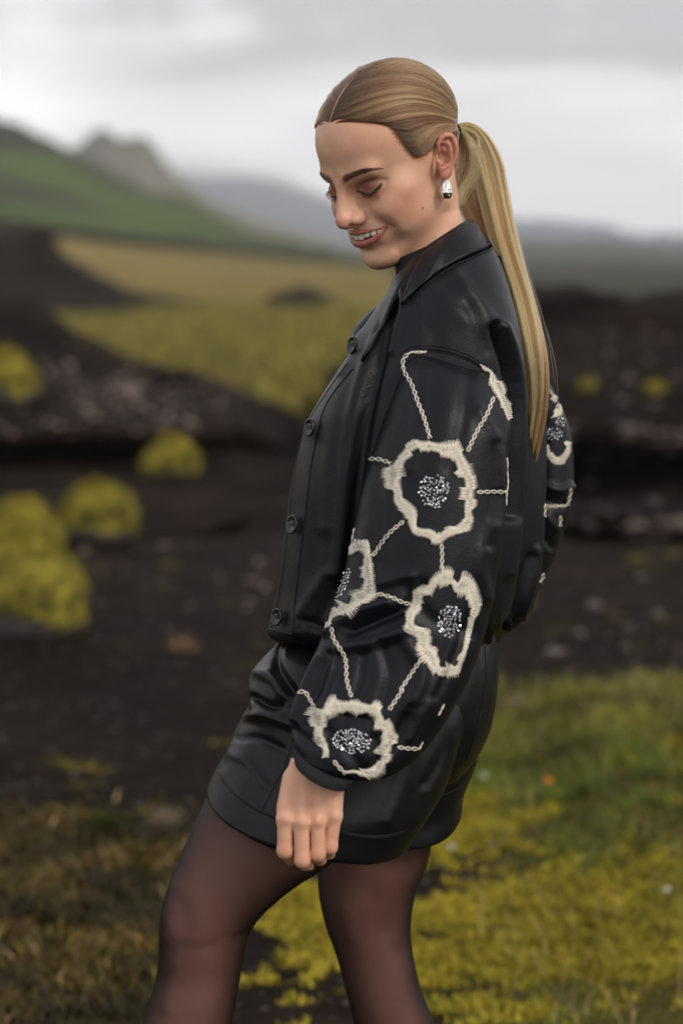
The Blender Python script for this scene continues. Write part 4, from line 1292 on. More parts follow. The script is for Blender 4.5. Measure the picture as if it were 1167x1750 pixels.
FD = [((270,660),(370,650)),((280,590),(365,590)),((220,540),(330,510)),((190,490),(300,460)),((190,400),(310,400)),((150,350),(320,340)),((165,290),(320,300)),((210,240),(290,270)),((300,260),(330,310)),((330,200),(350,310)),((380,150),(400,290)),((430,165),(440,280)),((470,175),(460,280)),((540,180),(520,260)),((620,180),(600,300)),((690,205),(660,290)),((755,185),(720,330)),((800,260),(735,370)),((835,310),(730,420)),((880,370),(790,440)),((900,440),(785,480)),((930,495),(790,520)),((910,560),(780,570)),((905,620),(750,610)),((880,685),(730,650)),((820,720),(760,690)),((815,780),(700,750)),((775,830),(640,765)),((700,835),(620,760)),((640,800),(580,760)),((560,800),(530,750)),((490,790),(480,770))]
FE = [((800,280),(815,290)),((850,300),(830,325)),((900,335),(880,350)),((960,400),(875,440)),((990,460),(895,500)),((1010,540),(950,560)),((1050,600),(965,630)),((1055,690),(1005,715))]
FF = [((255,195),(240,238)),((285,183),(275,198)),((310,178),(300,200)),((350,175),(355,203)),((400,180),(390,192))]
def rg_(F, sc, ox, oy): return conv([a for a, b in F], sc, ox, oy), conv([b for a, b in F], sc, ox, oy)
fl = [(FA, 4.488, 620, 730, True, [bv_s]), (FB, 6.483, 670, 940, True, [bv_s]), (FC, 7.294, 540, 880, False, [bv_s]), (FD, 4.863, 490, 1160, False, [bv_s]), (FE, 4.488, 640, 560, False, [bv_s, bv_t]), (FF, 4.488, 640, 560, False, [bv_s, bv_t])]
for k, (F_l, sc, ox, oy, cl, bvs) in enumerate(fl):
    o_, i_ = rg_(F_l, sc, ox, oy)
    V_, F_ = merge(ring_band(o_, i_, cl, seed=k + 5, bvs=bvs))
    mesh_obj('flower_embroidery', V_, F_, M_thread, jacket)
a4 = lambda L_: conv(L_, 4.488, 640, 560); a1 = lambda L_: conv(L_, 4.488, 620, 730); b1 = lambda L_: conv(L_, 6.483, 670, 940); c1_ = lambda L_: conv(L_, 7.294, 540, 880); d1 = lambda L_: conv(L_, 4.863, 490, 1160)
chains = [(a4([(260,200),(222,240),(225,320),(290,440),(330,560),(380,700),(425,850)]), 0), (a4([(910,535),(850,680),(780,800),(710,950)]), 0), (a1([(50,245),(130,248),(220,280)]), 0), (a1([(870,500),(990,495),(1100,495)]), 0), (a1([(1098,235),(1104,330),(1110,430),(1100,520),(1098,600)]), 1),
          (a1([(315,720),(200,820),(80,985)]) + c1_([(700,490)]), 0), (a1([(600,895),(605,985)]) + b1([(545,210)]), 0), (c1_([(770,980),(880,1015)]) + b1([(0,530),(120,580),(240,610)]), 0), (b1([(335,1190),(200,1390),(90,1556)]) + d1([(960,90),(850,260)]), 0),
          ([(567,1072),(571,1092),(590,1124),(593,1163),(600,1192)], 0), (d1([(95,118),(150,110),(190,170),(235,238)]), 0), (d1([(920,570),(1010,578),(1095,580)]), 0), (d1([(390,680),(440,740),(490,785)]), 0), (d1([(1095,580),(1125,525)]), 1), ([(748,1222),(758,1203)], 1), (c1_([(455,330),(485,170)]), 1)]
for pts, th_ in chains:
    pr = chain(pts, thin=bool(th_), bvs=[bv_s, bv_t])
    if pr:
        V_, F_ = merge(pr); mesh_obj('stitched_stem', V_, F_, M_thread, jacket)
# far sleeve embroidery
f5 = lambda L_: conv(L_, 5.83, 840, 520); f6 = lambda L_: conv(L_, 4.27, 880, 600)
for o_, i_ in ((f5([(600,925),(680,950),(715,1040),(720,1110)]), f5([(560,960),(590,1040),(600,1110),(560,1140)])), (f5([(540,1400),(560,1530),(640,1610),(720,1600),(780,1530),(790,1380)]), f5([(580,1400),(610,1480),(650,1520),(690,1500),(730,1440),(750,1370)]))):
    pr = ring_band(o_, i_, False, seed=3, bvs=[bv_f], pitch=14)
    if pr: V_, F_ = merge(pr); mesh_obj('flower_embroidery', V_, F_, M_thread, jacket)
for c in (f5([(540,845),(580,880),(615,925)]), f6([(215,1135),(290,1135),(370,1128)]), f6([(405,1000),(390,1070),(378,1125)]), f6([(215,1115),(212,1210)]), f6([(325,1200),(325,1280)]), f6([(205,1620),(180,1690)])):
    pr = chain(c, bvs=[bv_f, bv_t], amp=2.0)
    if pr: V_, F_ = merge(pr); mesh_obj('stitched_stem', V_, F_, M_thread, jacket)
# crystals
def gems(cx, cy, rx, ry, n, ang=0.0, bvs=None, seed=1, size=(1.9, 2.8)):
    rg = np.random.default_rng(seed); parts = []; placed = []
    tries = 0
    while len(placed) < n and tries < n * 40:
        tries += 1
        a = rg.uniform(0, 2 * math.pi); r0 = math.sqrt(rg.uniform(0, 1)) ** 1.15
        u, v = r0 * rx * math.cos(a), r0 * ry * math.sin(a)
        x = cx + u * math.cos(ang) - v * math.sin(ang); y = cy + u * math.sin(ang) + v * math.cos(ang)
        s = rg.uniform(*size) * (0.85 + 0.25 * (r0 > 0.75))
        if any((x - a_) ** 2 + (y - b_) ** 2 < (0.9 * (s + c_)) ** 2 for a_, b_, c_ in placed): continue
        h = None
        for bv in bvs or [bv_s]:
            h = shoot(bv, x, y)
            if h is not None: break
        if h is None: continue
        placed.append((x, y, s))
        c, nn_ = h; rr_ = s / 1500.0
        nn_ = nn_ + rg.normal(0, 0.16, 3); nn_ /= np.linalg.norm(nn_)
        A_ = np.cross(nn_, [0.3, 0.1, 1]); A_ /= np.linalg.norm(A_); B_ = np.cross(nn_, A_)
        t8 = np.arange(8) * math.pi / 4 + rg.uniform(0, 1)
        ringp = lambda q, hh: c + nn_ * hh + rr_ * q * (np.cos(t8)[:, None] * A_ + np.sin(t8)[:, None] * B_)
        V = np.concatenate([ringp(1.0, 0.0002), ringp(1.0, 0.0006), ringp(0.55, 0.0006 + rr_ * 0.55), [c + nn_ * (0.0006 + rr_ * 0.55)]])
        j = np.arange(8); j2 = (j + 1) % 8
        F = np.concatenate([np.stack([j, j2, 8 + j2, 8 + j], 1), np.stack([8 + j, 8 + j2, 16 + j2, 16 + j], 1), np.stack([16 + j, 16 + j2, np.full(8, 24), np.full(8, 24)], 1)])
        parts.append((V, F))
    return merge(parts)
for k, (cx_, cy_, rx_, ry_, n, ang, bvs) in enumerate([(742, 839, 26, 30, 76, 0, [bv_s]), (768, 1062, 20, 28, 64, 0.25, [bv_s]), (586, 998, 7.5, 27, 70, 0.42, [bv_s]), (601, 1267, 32, 21, 84, 0.1, [bv_s]), (946, 742, 13, 11, 26, 0, [bv_f]), (957, 722, 9, 8, 12, 0, [bv_f])]):
    V_, F_ = gems(cx_, cy_, rx_, ry_, n, ang, bvs, seed=k)
    g_ = mesh_obj('crystal_cluster', V_, fix_faces(F_), M_gem, jacket, smooth=False); g_['kind'] = 'stuff'

# ================================================================= SHORTS
H_rows = [(520, 1040, 838, 1060, -.01, .12), (492, 1078, 845, 1090, -.01, .135), (462, 1112, 850, 1130, -.01, .15), (440, 1140, 850, 1165, -.01, .16), (432, 1190, 846, 1200, -.01, .165), (440, 1250, 838, 1240, -.01, .16), (470, 1300, 815, 1290, -.01, .14), (520, 1340, 780, 1330, -.01, .1)]
N_rows = [(520, 1085, 760, 1110, -.06, .09, .15), (470, 1112, 790, 1160, -.08, .105, .2), (434, 1150, 800, 1200, -.09, .115, .25), (424, 1174, 795, 1240, -.095, .12, .3), (426, 1208, 780, 1285, -.10, .12, .32), (405, 1250, 762, 1330, -.105, .12, .34), (386, 1292, 742, 1366, -.11, .12, .30), (371, 1318, 724, 1392, -.11, .12, .29), (358, 1343, 706, 1418, -.11, .12, .28), (356, 1351, 700, 1428, -.11, .118, .28), (362, 1349, 694, 1426, -.11, .112, .28), (380, 1328, 690, 1395, -.11, .105, .28)]
K_rows = [(560, 1120, 846, 1110, .06, .09, .1), (580, 1180, 850, 1180, .075, .10, .15), (590, 1250, 834, 1240, .08, .105, .2), (600, 1310, 812, 1296, .085, .105, .25), (610, 1365, 792, 1345, .09, .10, .28), (612, 1400, 787, 1383, .09, .098, .30), (614, 1404, 783, 1388, .09, .095, .3), (625, 1380, 776, 1370, .09, .088, .3)]
p1 = loft(H_rows, 110, 110, 2.2); p1 = folds(p1[0], p1[1], p1[2], [([(640, 1100), (700, 1150), (760, 1250)], 12, 4), ([(805, 1105), (815, 1180), (795, 1260), (760, 1330)], 5, -3)], [(9, 41, 5, (1, 1, .7))])
p2 = loft(N_rows, 150, 150, 2.15, close0=True, close1=False)
p2 = folds(p2[0], p2[1], p2[2], [([(478, 1098), (470, 1130), (500, 1180)], 8, -12), ([(440, 1150), (470, 1165), (490, 1200)], 10, 8), ([(432, 1192), (460, 1205), (495, 1200)], 7, -9), ([(420, 1225), (450, 1222), (500, 1240)], 8, 6), ([(405, 1262), (440, 1262), (480, 1280)], 7, -4), ([(395, 1290), (420, 1300), (450, 1340)], 9, 3),
      ([(700, 1240), (690, 1320), (660, 1400)], 14, 4), ([(735, 1200), (760, 1280), (730, 1340)], 9, -5), ([(520, 1360), (530, 1420)], 10, 3)], [(10, 43, 4.5, (1, 1, .8)), (24, 45, 1.5, (1, 1, 1))])
p3 = loft(K_rows, 110, 110, 2.2, close0=True, close1=False)
p3 = folds(p3[0], p3[1], p3[2], [([(815, 1290), (780, 1300), (750, 1330)], 6, -6), ([(820, 1240), (790, 1270), (770, 1330)], 7, 4)], [(11, 47, 3.5, (1, 1, .8))])
Vs_, Fs_ = merge([p1, p2, p3])
shorts = mesh_obj('shorts', Vs_, fix_faces(Fs_), M_satin, person)
bv_n = bvh_of(*p2); bv_k = bvh_of(*p3); bv_h = bvh_of(*p1)
sq = [seam([(371, 1316), (385, 1340), (410, 1364), (440, 1384), (470, 1397)], .0009, .0003, [bv_n]), seam([(372, 1319), (386, 1343), (411, 1367), (441, 1387), (470, 1400)], .0006, .0002, [bv_n]), seam([(575, 1418), (620, 1428), (660, 1428), (692, 1420)], .0009, .0003, [bv_n]), seam([(576, 1421), (620, 1431), (660, 1431), (692, 1423)], .0006, .0002, [bv_n]),
      seam([(740, 1362), (765, 1356), (790, 1342)], .0008, .0003, [bv_k, bv_h]), seam([(828, 1105), (830, 1170), (815, 1240), (795, 1300)], .0008, .0003, [bv_h, bv_k]), seam([(505, 1230), (490, 1300), (460, 1360), (445, 1390)], .0006, .0002, [bv_n])]
for q_s in sq:
    if q_s: mesh_obj('seam', q_s[0], q_s[1], M_satin, shorts)

# ================================================================= LEGS
NL = [(400, 1290, 640, 1390, -.10, .080), (365, 1340, 600, 1440, -.10, .084), (336, 1400, 560, 1478, -.105, .080), (312, 1455, 522, 1502, -.11, .074), (291, 1508, 484, 1530, -.115, .066), (279, 1550, 452, 1560, -.118, .060), (273, 1590, 430, 1592, -.118, .056), (272, 1622, 420, 1622, -.115, .054), (269, 1660, 412, 1662, -.11, .054), (257, 1706, 404, 1708, -.108, .055), (243, 1750, 396, 1752, -.105, .055),
      (222, 1820, 376, 1826, -.10, .055), (200, 1900, 345, 1910, -.095, .052), (184, 1990, 300, 2000, -.09, .042), (180, 2080, 262, 2090, -.085, .032), (182, 2150, 250, 2155, -.085, .030), (180, 2200, 256, 2205, -.085, .032)]
FL = [(590, 1350, 790, 1330, .085, .08), (560, 1400, 756, 1384, .09, .08), (546, 1440, 742, 1425, .09, .078), (543, 1485, 728, 1480, .09, .072), (545, 1530, 710, 1528, .09, .066), (556, 1580, 702, 1577, .09, .058), (574, 1630, 705, 1626, .09, .053), (590, 1690, 718, 1688, .095, .054), (605, 1750, 742, 1748, .10, .055),
      (622, 1820, 766, 1822, .105, .056), (645, 1900, 776, 1900, .11, .052), (672, 1990, 762, 1990, .115, .042), (692, 2070, 752, 2070, .12, .031), (700, 2120, 752, 2120, .12, .029), (698, 2160, 760, 2160, .12, .032)]
lg = []
KN = 0.55
bodyleg = []
for rows, st in ((NL, [([(300, 1520), (288, 1560), (292, 1600)], 16, 5), ([(312, 1540), (318, 1590)], 12, -3), ([(300, 1610), (330, 1622), (360, 1618)], 10, -2.5), ([(430, 1500), (440, 1545), (418, 1600)], 14, -4), ([(345, 1400), (330, 1480), (320, 1530)], 18, 3), ([(380, 1600), (400, 1604), (426, 1596)], 4, -1.4), ([(370, 1650), (360, 1720), (340, 1800)], 22, 4), ([(300, 1650), (285, 1720)], 10, 3)]),
                 (FL, [([(640, 1540), (650, 1590)], 18, -4), ([(590, 1560), (600, 1600)], 12, 3), ([(680, 1600), (690, 1570)], 10, 2), ([(690, 1660), (705, 1750)], 18, 4)])):
    V, F, n = loft(rows, 64, 170, 2.05, tilt=0.08)
    V, F = folds(V, F, n, [(p_, w_ * 1.2, a_ * KN) for p_, w_, a_ in st])
    lg.append((V, F))
    N_ = vnormals(V, F)
    bodyleg.append((V - N_ * 0.0015, F))
for V, F in lg: mesh_obj('tights', V, fix_faces(F), M_tights, person)
# ankle boots, outside the frame but there when one steps aside
def boot(cx, cy, Y):
    rows = [(cx - 36, cy - 90, cx + 36, cy - 88, Y, .036), (cx - 38, cy - 40, cx + 40, cy - 40, Y, .037), (cx - 50, cy, cx + 42, cy, Y, .038), (cx - 100, cy + 32, cx + 44, cy + 26, Y, .040), (cx - 160, cy + 58, cx + 46, cy + 50, Y, .042), (cx - 176, cy + 78, cx + 46, cy + 78, Y, .040), (cx - 172, cy + 92, cx + 44, cy + 92, Y, .038)]
    V, F, n = loft(rows, 48, 40, 2.4)
    return mesh_obj('ankle_boot', V, fix_faces(F), M_leather, person)
boot(216, 2196, -.085); boot(730, 2140, .12)

# ================================================================= BODY (head, neck, trunk, arms, hands and legs in one mesh)
def shrink(rows, k=0.80, kd=0.8):
    out = []
    for r in rows:
        a = np.array(r[:2]); b = np.array(r[2:4]); c = (a + b) / 2
        out.append((*(c + (a - c) * k), *(c + (b - c) * k), r[4], r[5] * kd))
    return out
tr = loft(shrink(T_rows[1:], .78, .78) + shrink([(492, 1120, 846, 1130, -.01, .14), (470, 1220, 830, 1220, -.01, .14), (520, 1320, 790, 1310, -.01, .1)], .85, .85), 48, 60)
ar = loft(shrink(A_rows[1:-5], .48, .55) + [(540, 1240, 610, 1262, -.240, .024), (522, 1290, 580, 1312, -.250, .019)], 32, 60)
fa = loft(shrink(D_rows[1:-2], .6, .7), 24, 40)
parts = [(h2s(Vh), Qh, gls), (Ph, Qp, hpig)]
one = np.array([[*SKIN, 1.0]])
for V, F in [tr[:2], ar[:2], fa[:2]] + bodyleg:
    F, _ = outward(V, F); parts.append((V, F, np.repeat(one, len(V), 0)))
# the far hand, resting behind her hip
mirh = Ph - Ph.mean(0); mirh = mirh * np.array([1, -1, 1]) + S(760, 1180, .20)
parts.append((mirh, Qp[:, ::-1], hpig))
Vb, Fb = merge([(a, b) for a, b, c in parts])
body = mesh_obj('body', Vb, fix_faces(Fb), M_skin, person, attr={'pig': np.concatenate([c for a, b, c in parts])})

# earring: a fluted silver drop with pearls of metal round its rim
def earring(s):
    ce = np.array(hl(761, 322, 80)) * [-1, 1, 1] if s < 0 else np.array(hl(761, 322, 80))
    if s < 0: c = S(761.5, 322, h2s(np.array([[-76.0, -6, -38]]))[0][1] - 0.004)
    else: c = h2s(np.array([[76.0, -6, -46]]))[0]
    parts = []
    u = np.linspace(0, math.pi, 15); v = np.linspace(0, 2 * math.pi, 25)[:-1]
    ax = np.array([0.80, -0.55, 0.0]); az = np.array([-0.06, 0, 1.0]); ay = np.cross(az, ax)
    for (ofs, rx, ry, rz) in ((0.0006, .0078, .0055, .0130),):
        U, Vv = np.meshgrid(u, v, indexing='ij')
        wdt = np.sin(U) ** 0.8 * (1 + 0.22 * np.cos(U) * -1)
        P = c + (wdt * np.cos(Vv) * rx)[..., None] * ax + (wdt * np.sin(Vv) * ry)[..., None] * ay * 1.3 + (np.cos(U) * rz)[..., None] * az
        m_, n_ = P.shape[:2]; i = np.arange(m_ - 1)[:, None]; j = np.arange(n_)[None]; j2 = (j + 1) % n_
        parts.append((P.reshape(-1, 3), np.stack([i * n_ + j, i * n_ + j2, (i + 1) * n_ + j2, (i + 1) * n_ + j], -1).reshape(-1, 4)))
    for (dx, dz) in ((-.0062, .0035), (-.0072, -.0030), (-.0060, -.0068), (-.0028, -.0112), (.0056, -.0048), (.0062, -.0018), (.0045, -.0090), (.0028, .0040)):
        q = c + ax * dx * 1.25 + az * dz + ay * (-.0012 if dx < 0 else -.0030)
        V_, F_ = rbox(q, ax, ay, az, .0011, .0011, .0011, 2.0); parts.append((V_, F_))
    # small hoop through the lobe
    t = np.linspace(0, math.pi, 12); hoop = c + az * .0118 + ax * (np.cos(t) * .0016)[:, None] + az * (np.sin(t) * .0045)[:, None]
    parts.append(tube(hoop, .0007, 6))
    V_, F_ = merge(parts)
    o = mesh_obj('earring', V_, fix_faces(F_), M_silver, person)
    return o
earring(-1); earring(1)

# ================================================================= THE LAND
CAMW = np.array(cam.location)
def at_px(px, py, r):
    """world point on the sight line of a photo pixel, r metres (along the view) away"""
    return W(px, py, r - DIST)
def wpx(P):
    """world points -> photo pixels"""
    Q = np.c_[P, np.ones(len(P))] @ np.linalg.inv(CM).T
    d = -Q[:, 2]; return np.stack([583.5 + FPX * Q[:, 0] / d, 875 - FPX * Q[:, 1] / d], 1), d
def sstep(a, b, x):
    t = np.clip((x - a) / (b - a), 0, 1); return t * t * (3 - 2 * t)
def n2(x, y, sc, seed, oct=3):
    return vnoise(np.stack([x, y, np.zeros_like(x)], -1).reshape(-1, 3), sc, seed, oct).reshape(np.shape(x))

def ground_h(x, y):
    r = np.hypot(x, y + DIST)
    h = 0.025 * n2(x, y, 1.2, 1) + 0.010 * n2(x, y, 5, 2) * (r < 60) + 0.10 * n2(x, y, .12, 3) * sstep(9, 25, r)
    h += 0.006 * n2(x, y, 18, 4, 2) * (r < 14)
    # turf tussocks on the right, a worn hollow in the sand on the left
    h += (0.075 * n2(x, y, 3.4, 6) + 0.04 + .03 * n2(x, y, 9, 16, 2)) * sstep(.35, .8, x) * (1 - sstep(3.9, 4.6, y)) * sstep(-1, 1, y)
    h -= 0.10 * np.exp(-((x + .75) / .75) ** 2 - ((y - 8.7) / .35) ** 2)
    h += 0.05 * np.exp(-((x + .75) / .95) ** 2 - ((y - 9.3) / .3) ** 2)
    # the far plain rises gently towards the hills
    az = x / np.maximum(y + DIST, 1)
    h += sstep(60, 260, r) * np.clip(.36 - 38 * az, .1, 8.5) * np.clip((r - 60) / 200, 0, 1.0) * (y > 0)
    return h

M_ground, N, L, B = mat('black_sand_and_turf')
at = N.new('ShaderNodeAttribute'); at.attribute_name = 'tone'
nA = noise_node(N, L, 6, 6, 0.65); nB = noise_node(N, L, 45, 5, 0.7)
rA = ramp(N, L, nA.outputs['Fac'], [(0.3, (0.62,) * 3), (0.7, (1.35,) * 3)])
rB = ramp(N, L, nB.outputs['Fac'], [(0.3, (0.6,) * 3), (0.72, (1.45,) * 3)])
m1 = N.new('ShaderNodeMixRGB'); m1.blend_type = 'MULTIPLY'; m1.inputs[0].default_value = 1
m2 = N.new('ShaderNodeMixRGB'); m2.blend_type = 'MULTIPLY'; m2.inputs[0].default_value = 1
L.new(at.outputs['Color'], m1.inputs[1]); L.new(rA.outputs[0], m1.inputs[2]); L.new(m1.outputs[0], m2.inputs[1]); L.new(rB.outputs[0], m2.inputs[2])
L.new(m2.outputs[0], B.inputs['Base Color']); B.inputs['Roughness'].default_value = 0.85
B.inputs['Specular IOR Level'].default_value = 0.04
b1 = bump(N, L, nB.outputs['Fac'], B, 0.6, 0.02)

SAND = np.array([0.0085, 0.0056, 0.0045]); SANDB = np.array([0.0175, 0.0105, 0.0074]); SOIL = np.array([0.0075, 0.0042, 0.0030])
MOSS = np.array([0.27, 0.225, 0.026]); GRASS = np.array([0.075, 0.085, 0.018]); HEATH = np.array([0.060, 0.052, 0.018]); FIELD = np.array([0.200, 0.145, 0.036]); FIELDG = np.array([0.185, 0.152, 0.028])

def ground_masks(x, y):
    r = np.hypot(x, y + DIST)
    n = n2(x, y, 1.6, 21); nf = n2(x, y, 7, 22); nc = n2(x, y, 22, 24, 2)
    grass = sstep(.22, .42, x + .22 * n + .08 * nf - .02 * (y - 1)) * (1 - sstep(3.75, 4.45, y + .5 * n + .15 * nf))
    moss = np.zeros_like(x)
    for cx_, cy_, rx_, ry_, k in ((.62, 1.62, .62, .42, 1.0), (-.07, 1.75, .075, .26, 1.3), (.28, 2.55, .16, .5, .7), (1.1, 1.4, .5, .3, .8), (.95, 3.0, .3, .4, .25), (-.9, 1.9, .2, .2, .25)):
        moss = np.maximum(moss, k * np.exp(-(((x - cx_) / rx_) ** 2 + ((y - cy_) / ry_) ** 2)) )
    moss = sstep(.25, .56, moss * .9 + .42 * nf + .30 * nc + .24 * n)
    heath = (1 - sstep(-.42, -.20, x + .1 * n + .05 * nf)) * (1 - sstep(2.1, 2.9, y + .5 * n + .25 * nf + .5 * (x + .7)))
    return np.clip(grass, 0, 1), np.clip(moss, 0, 1), np.clip(heath, 0, 1), n, nf, nc, r

ang = np.concatenate([np.linspace(-180, -40, 40), np.linspace(-40, -14, 60)[1:], np.linspace(-14, 14, 330)[1:], np.linspace(14, 40, 60)[1:], np.linspace(40, 180, 40)[1:-1]])
ang = np.radians(ang)
rr_ = np.concatenate([np.linspace(0.02, 2.6, 24), np.geomspace(2.7, 16, 420)[0:], np.geomspace(16, 90, 160)[1:], np.geomspace(90, 9000, 90)[1:]])
A_, R_ = np.meshgrid(ang, rr_, indexing='ij')
gx = R_ * np.sin(A_); gy = R_ * np.cos(A_) - DIST
gz = ground_h(gx, gy)
ng, ms, ht, nn0, nf0, nc0, r0 = ground_masks(gx, gy)
colr = SAND + (SANDB - SAND) * np.clip(.45 + .6 * nn0 + .3 * nf0, 0, 1)[..., None]
mixc = lambda base, c, w: base * (1 - w[..., None]) + c * w[..., None]
colr = mixc(colr, np.array([.034, .020, .013]), .5 * sstep(.2, .6, n2(gx, gy, 3, 31)))
colr = mixc(colr, np.array([.080, .066, .014]), ng)
colr = mixc(colr, HEATH * .6, ht * sstep(-.5, .25, nf0 + .4))
colr = mixc(colr, MOSS * .62, ms)
far = sstep(17.5, 20, r0 + 1.5 * nn0) * (gx < 3.0 + 0 * gx)
fg = sstep(55, 75, r0)
fieldc = FIELDG * (1 - fg[..., None]) + FIELD * fg[..., None]
fieldc = fieldc * (1 + .35 * n2(gx, gy, .25, 41)[..., None] + .2 * n2(gx, gy, .04, 42)[..., None])
gr = np.clip(n2(gx, gy, .3, 43) * 1.2, 0, 1)[..., None]
fieldc = fieldc * (1 - .5 * gr) + np.array([.08, .10, .022]) * .5 * gr
colr = colr * (1 - far[..., None]) + fieldc * far[..., None]
rightdark = sstep(3, 5, gx - 0.02 * r0) * sstep(14, 18, r0) * (1 - sstep(150, 400, r0))
colr = mixc(colr, np.array([.06, .06, .04]), rightdark * .7)
na, nr_ = A_.shape
i = np.arange(na)[:, None]; j = np.arange(nr_ - 1)[None]; i2 = (i + 1) % na
Fg = np.stack([i * nr_ + j, i * nr_ + j + 1, i2 * nr_ + j + 1, i2 * nr_ + j], -1).reshape(-1, 4)[:, ::-1]
ground = mesh_obj('ground', np.stack([gx, gy, gz], -1).reshape(-1, 3), Fg, M_ground, world=True, attr={'tone': colr.reshape(-1, 3)})
tag(ground, kind='structure')

# ---- sand banks: profiles swept sideways, with undercut lips
def bank(name, cols, prof_n, tone_fn, seed, label=None, amp=0.05):
    """cols: list of (px, [(py, r), ...]) each with the same number of profile points from back to front"""
    cols = sorted(cols); X = np.array([c[0] for c in cols], float)
    Pp_ = np.array([c[1] for c in cols], float)             # (k, m, 2)
    k, m_, _ = Pp_.shape
    nx = 220
    xs_ = np.linspace(X[0], X[-1], nx)
    A = np.stack([[catmull(np.c_[X, Pp_[:, q, 0], Pp_[:, q, 1]], nx * 3)[:, c] for c in (0, 1, 2)] for q in range(m_)], 0)  # (m,3,n)
    rows = []
    for q in range(m_):
        o = np.argsort(A[q, 0]); rows.append(np.stack([np.interp(xs_, A[q, 0][o], A[q, 1][o]), np.interp(xs_, A[q, 0][o], A[q, 2][o])], 1))
    rows = np.array(rows)                                     # (m, nx, 2)
    V = []
    for c in range(nx):
        pr = catmull(rows[:, c], prof_n)
        for py_, r_ in pr: V.append(at_px(xs_[c], py_, r_))
    V = np.array(V)
    i = np.arange(nx - 1)[:, None]; j = np.arange(prof_n - 1)[None]
    F = np.stack([i * prof_n + j, i * prof_n + j + 1, (i + 1) * prof_n + j + 1, (i + 1) * prof_n + j], -1).reshape(-1, 4)
    N_ = vnormals(V, F)
    strat = vnoise(V * np.array([.35, .35, 6.0]), 3.2, seed + 7, 3)
    d = amp * vnoise(V, 2.2, seed, 4) + amp * .55 * strat + amp * .3 * vnoise(V, 9, seed + 3, 3)
    if N_[:, 2].sum() < 0: F = F[:, ::-1]; N_ = -N_
    V = V + N_ * d[:, None]
    t = tone_fn(V, strat)
    o = mesh_obj(name, V, F, M_ground, world=True, attr={'tone': t})
    sm = o.modifiers.new('s', 'SOLIDIFY'); sm.thickness = 0.06; sm.offset = -1
    return o
def tone_left(V, st):
    n = vnoise(V, 1.5, 51, 3); t = SOIL + (np.array([.022, .0135, .0100]) - SOIL) * np.clip(.4 + .8 * n + .5 * st, 0, 1)[:, None]
    g = np.clip(vnoise(V, .9, 57, 3) * 2 - .9, 0, 1)[:, None] * .5
    return t * (1 - g) + np.array([.05, .042, .012]) * g
def tone_right(V, st):
    n = vnoise(V, 1.3, 61, 3); t = SOIL * .8 + (np.array([.019, .0125, .0100]) - SOIL * .8) * np.clip(.35 + .7 * n + .8 * st, 0, 1)[:, None]
    return t
bl = bank('sand_bank', [(-700, [(560, 26), (470, 18.5), (560, 16.5), (690, 14.4), (752, 13.4), (778, 13.9), (815, 13.2), (885, 11.9), (925, 11.3)]),
                        (-200, [(560, 26), (480, 18.5), (565, 16.5), (690, 14.4), (752, 13.4), (778, 13.9), (815, 13.2), (885, 11.9), (925, 11.3)]),
                        (0, [(600, 25), (503, 18.3), (575, 16.5), (690, 14.4), (750, 13.4), (776, 13.9), (812, 13.2), (885, 11.9), (925, 11.3)]),
                        (60, [(600, 25), (520, 18.3), (590, 16.5), (690, 14.4), (748, 13.4), (776, 13.9), (812, 13.2), (885, 11.9), (925, 11.3)]),
                        (140, [(620, 25), (572, 18.0), (620, 16.5), (690, 14.4), (745, 13.4), (772, 13.9), (810, 13.2), (880, 12.0), (920, 11.4)]),
                        (250, [(640, 24), (617, 17.6), (650, 16.5), (705, 14.5), (745, 13.5), (772, 13.9), (808, 13.2), (870, 12.1), (915, 11.4)]),
                        (350, [(655, 23), (640, 17.4), (668, 16.5), (712, 14.8), (744, 13.9), (768, 14.2), (800, 13.5), (850, 12.5), (900, 11.6)]),
                        (430, [(700, 22), (676, 18.0), (700, 17.0), (727, 15.6), (746, 14.8), (764, 14.9), (788, 14.2), (830, 13.0), (880, 12.0)]),
                        (520, [(735, 20), (716, 18.8), (728, 18.0), (745, 16.9), (760, 16.2), (772, 15.9), (790, 15.2), (820, 14.0), (850, 13.1)])], 90, tone_left, 71, amp=0.06)
tag(bl, kind='structure')
fb = bank('sand_bank', [(-600, [(540, 75), (400, 60), (440, 57), (500, 54), (545, 50)]), (-100, [(540, 75), (404, 60), (445, 57), (500, 54), (545, 50)]), (0, [(540, 75), (398, 60), (440, 57), (500, 54), (545, 50)]), (35, [(540, 75), (396, 60), (440, 57), (500, 54), (545, 50)]),
                        (62, [(540, 75), (384, 59), (430, 57), (500, 54), (545, 50)]), (88, [(540, 75), (389, 59), (430, 57), (500, 54), (545, 50)]), (106, [(540, 75), (428, 59), (450, 57), (500, 54), (545, 50)]), (145, [(540, 75), (455, 60), (470, 57), (505, 54), (545, 50)]),
                        (205, [(540, 75), (488, 60), (496, 58), (514, 55), (540, 51)]), (260, [(545, 75), (505, 60), (510, 58), (522, 55), (545, 51)]), (350, [(545, 75), (517, 60), (520, 58), (534, 55), (550, 51)]), (430, [(545, 75), (524, 60), (530, 58), (544, 54), (556, 50)]),
                        (470, [(545, 75), (503, 60), (518, 57), (542, 52), (558, 49)]), (510, [(545, 75), (491, 60), (512, 57), (540, 52), (560, 49)]), (550, [(545, 75), (501, 60), (520, 57), (542, 52), (560, 49)]), (600, [(545, 75), (524, 60), (534, 57), (548, 52), (560, 49)]), (700, [(545, 75), (532, 60), (540, 57), (550, 52), (560, 49)])], 50, lambda V, s: tone_left(V * .35, s), 81, amp=0.12)
tag(fb, kind='structure')
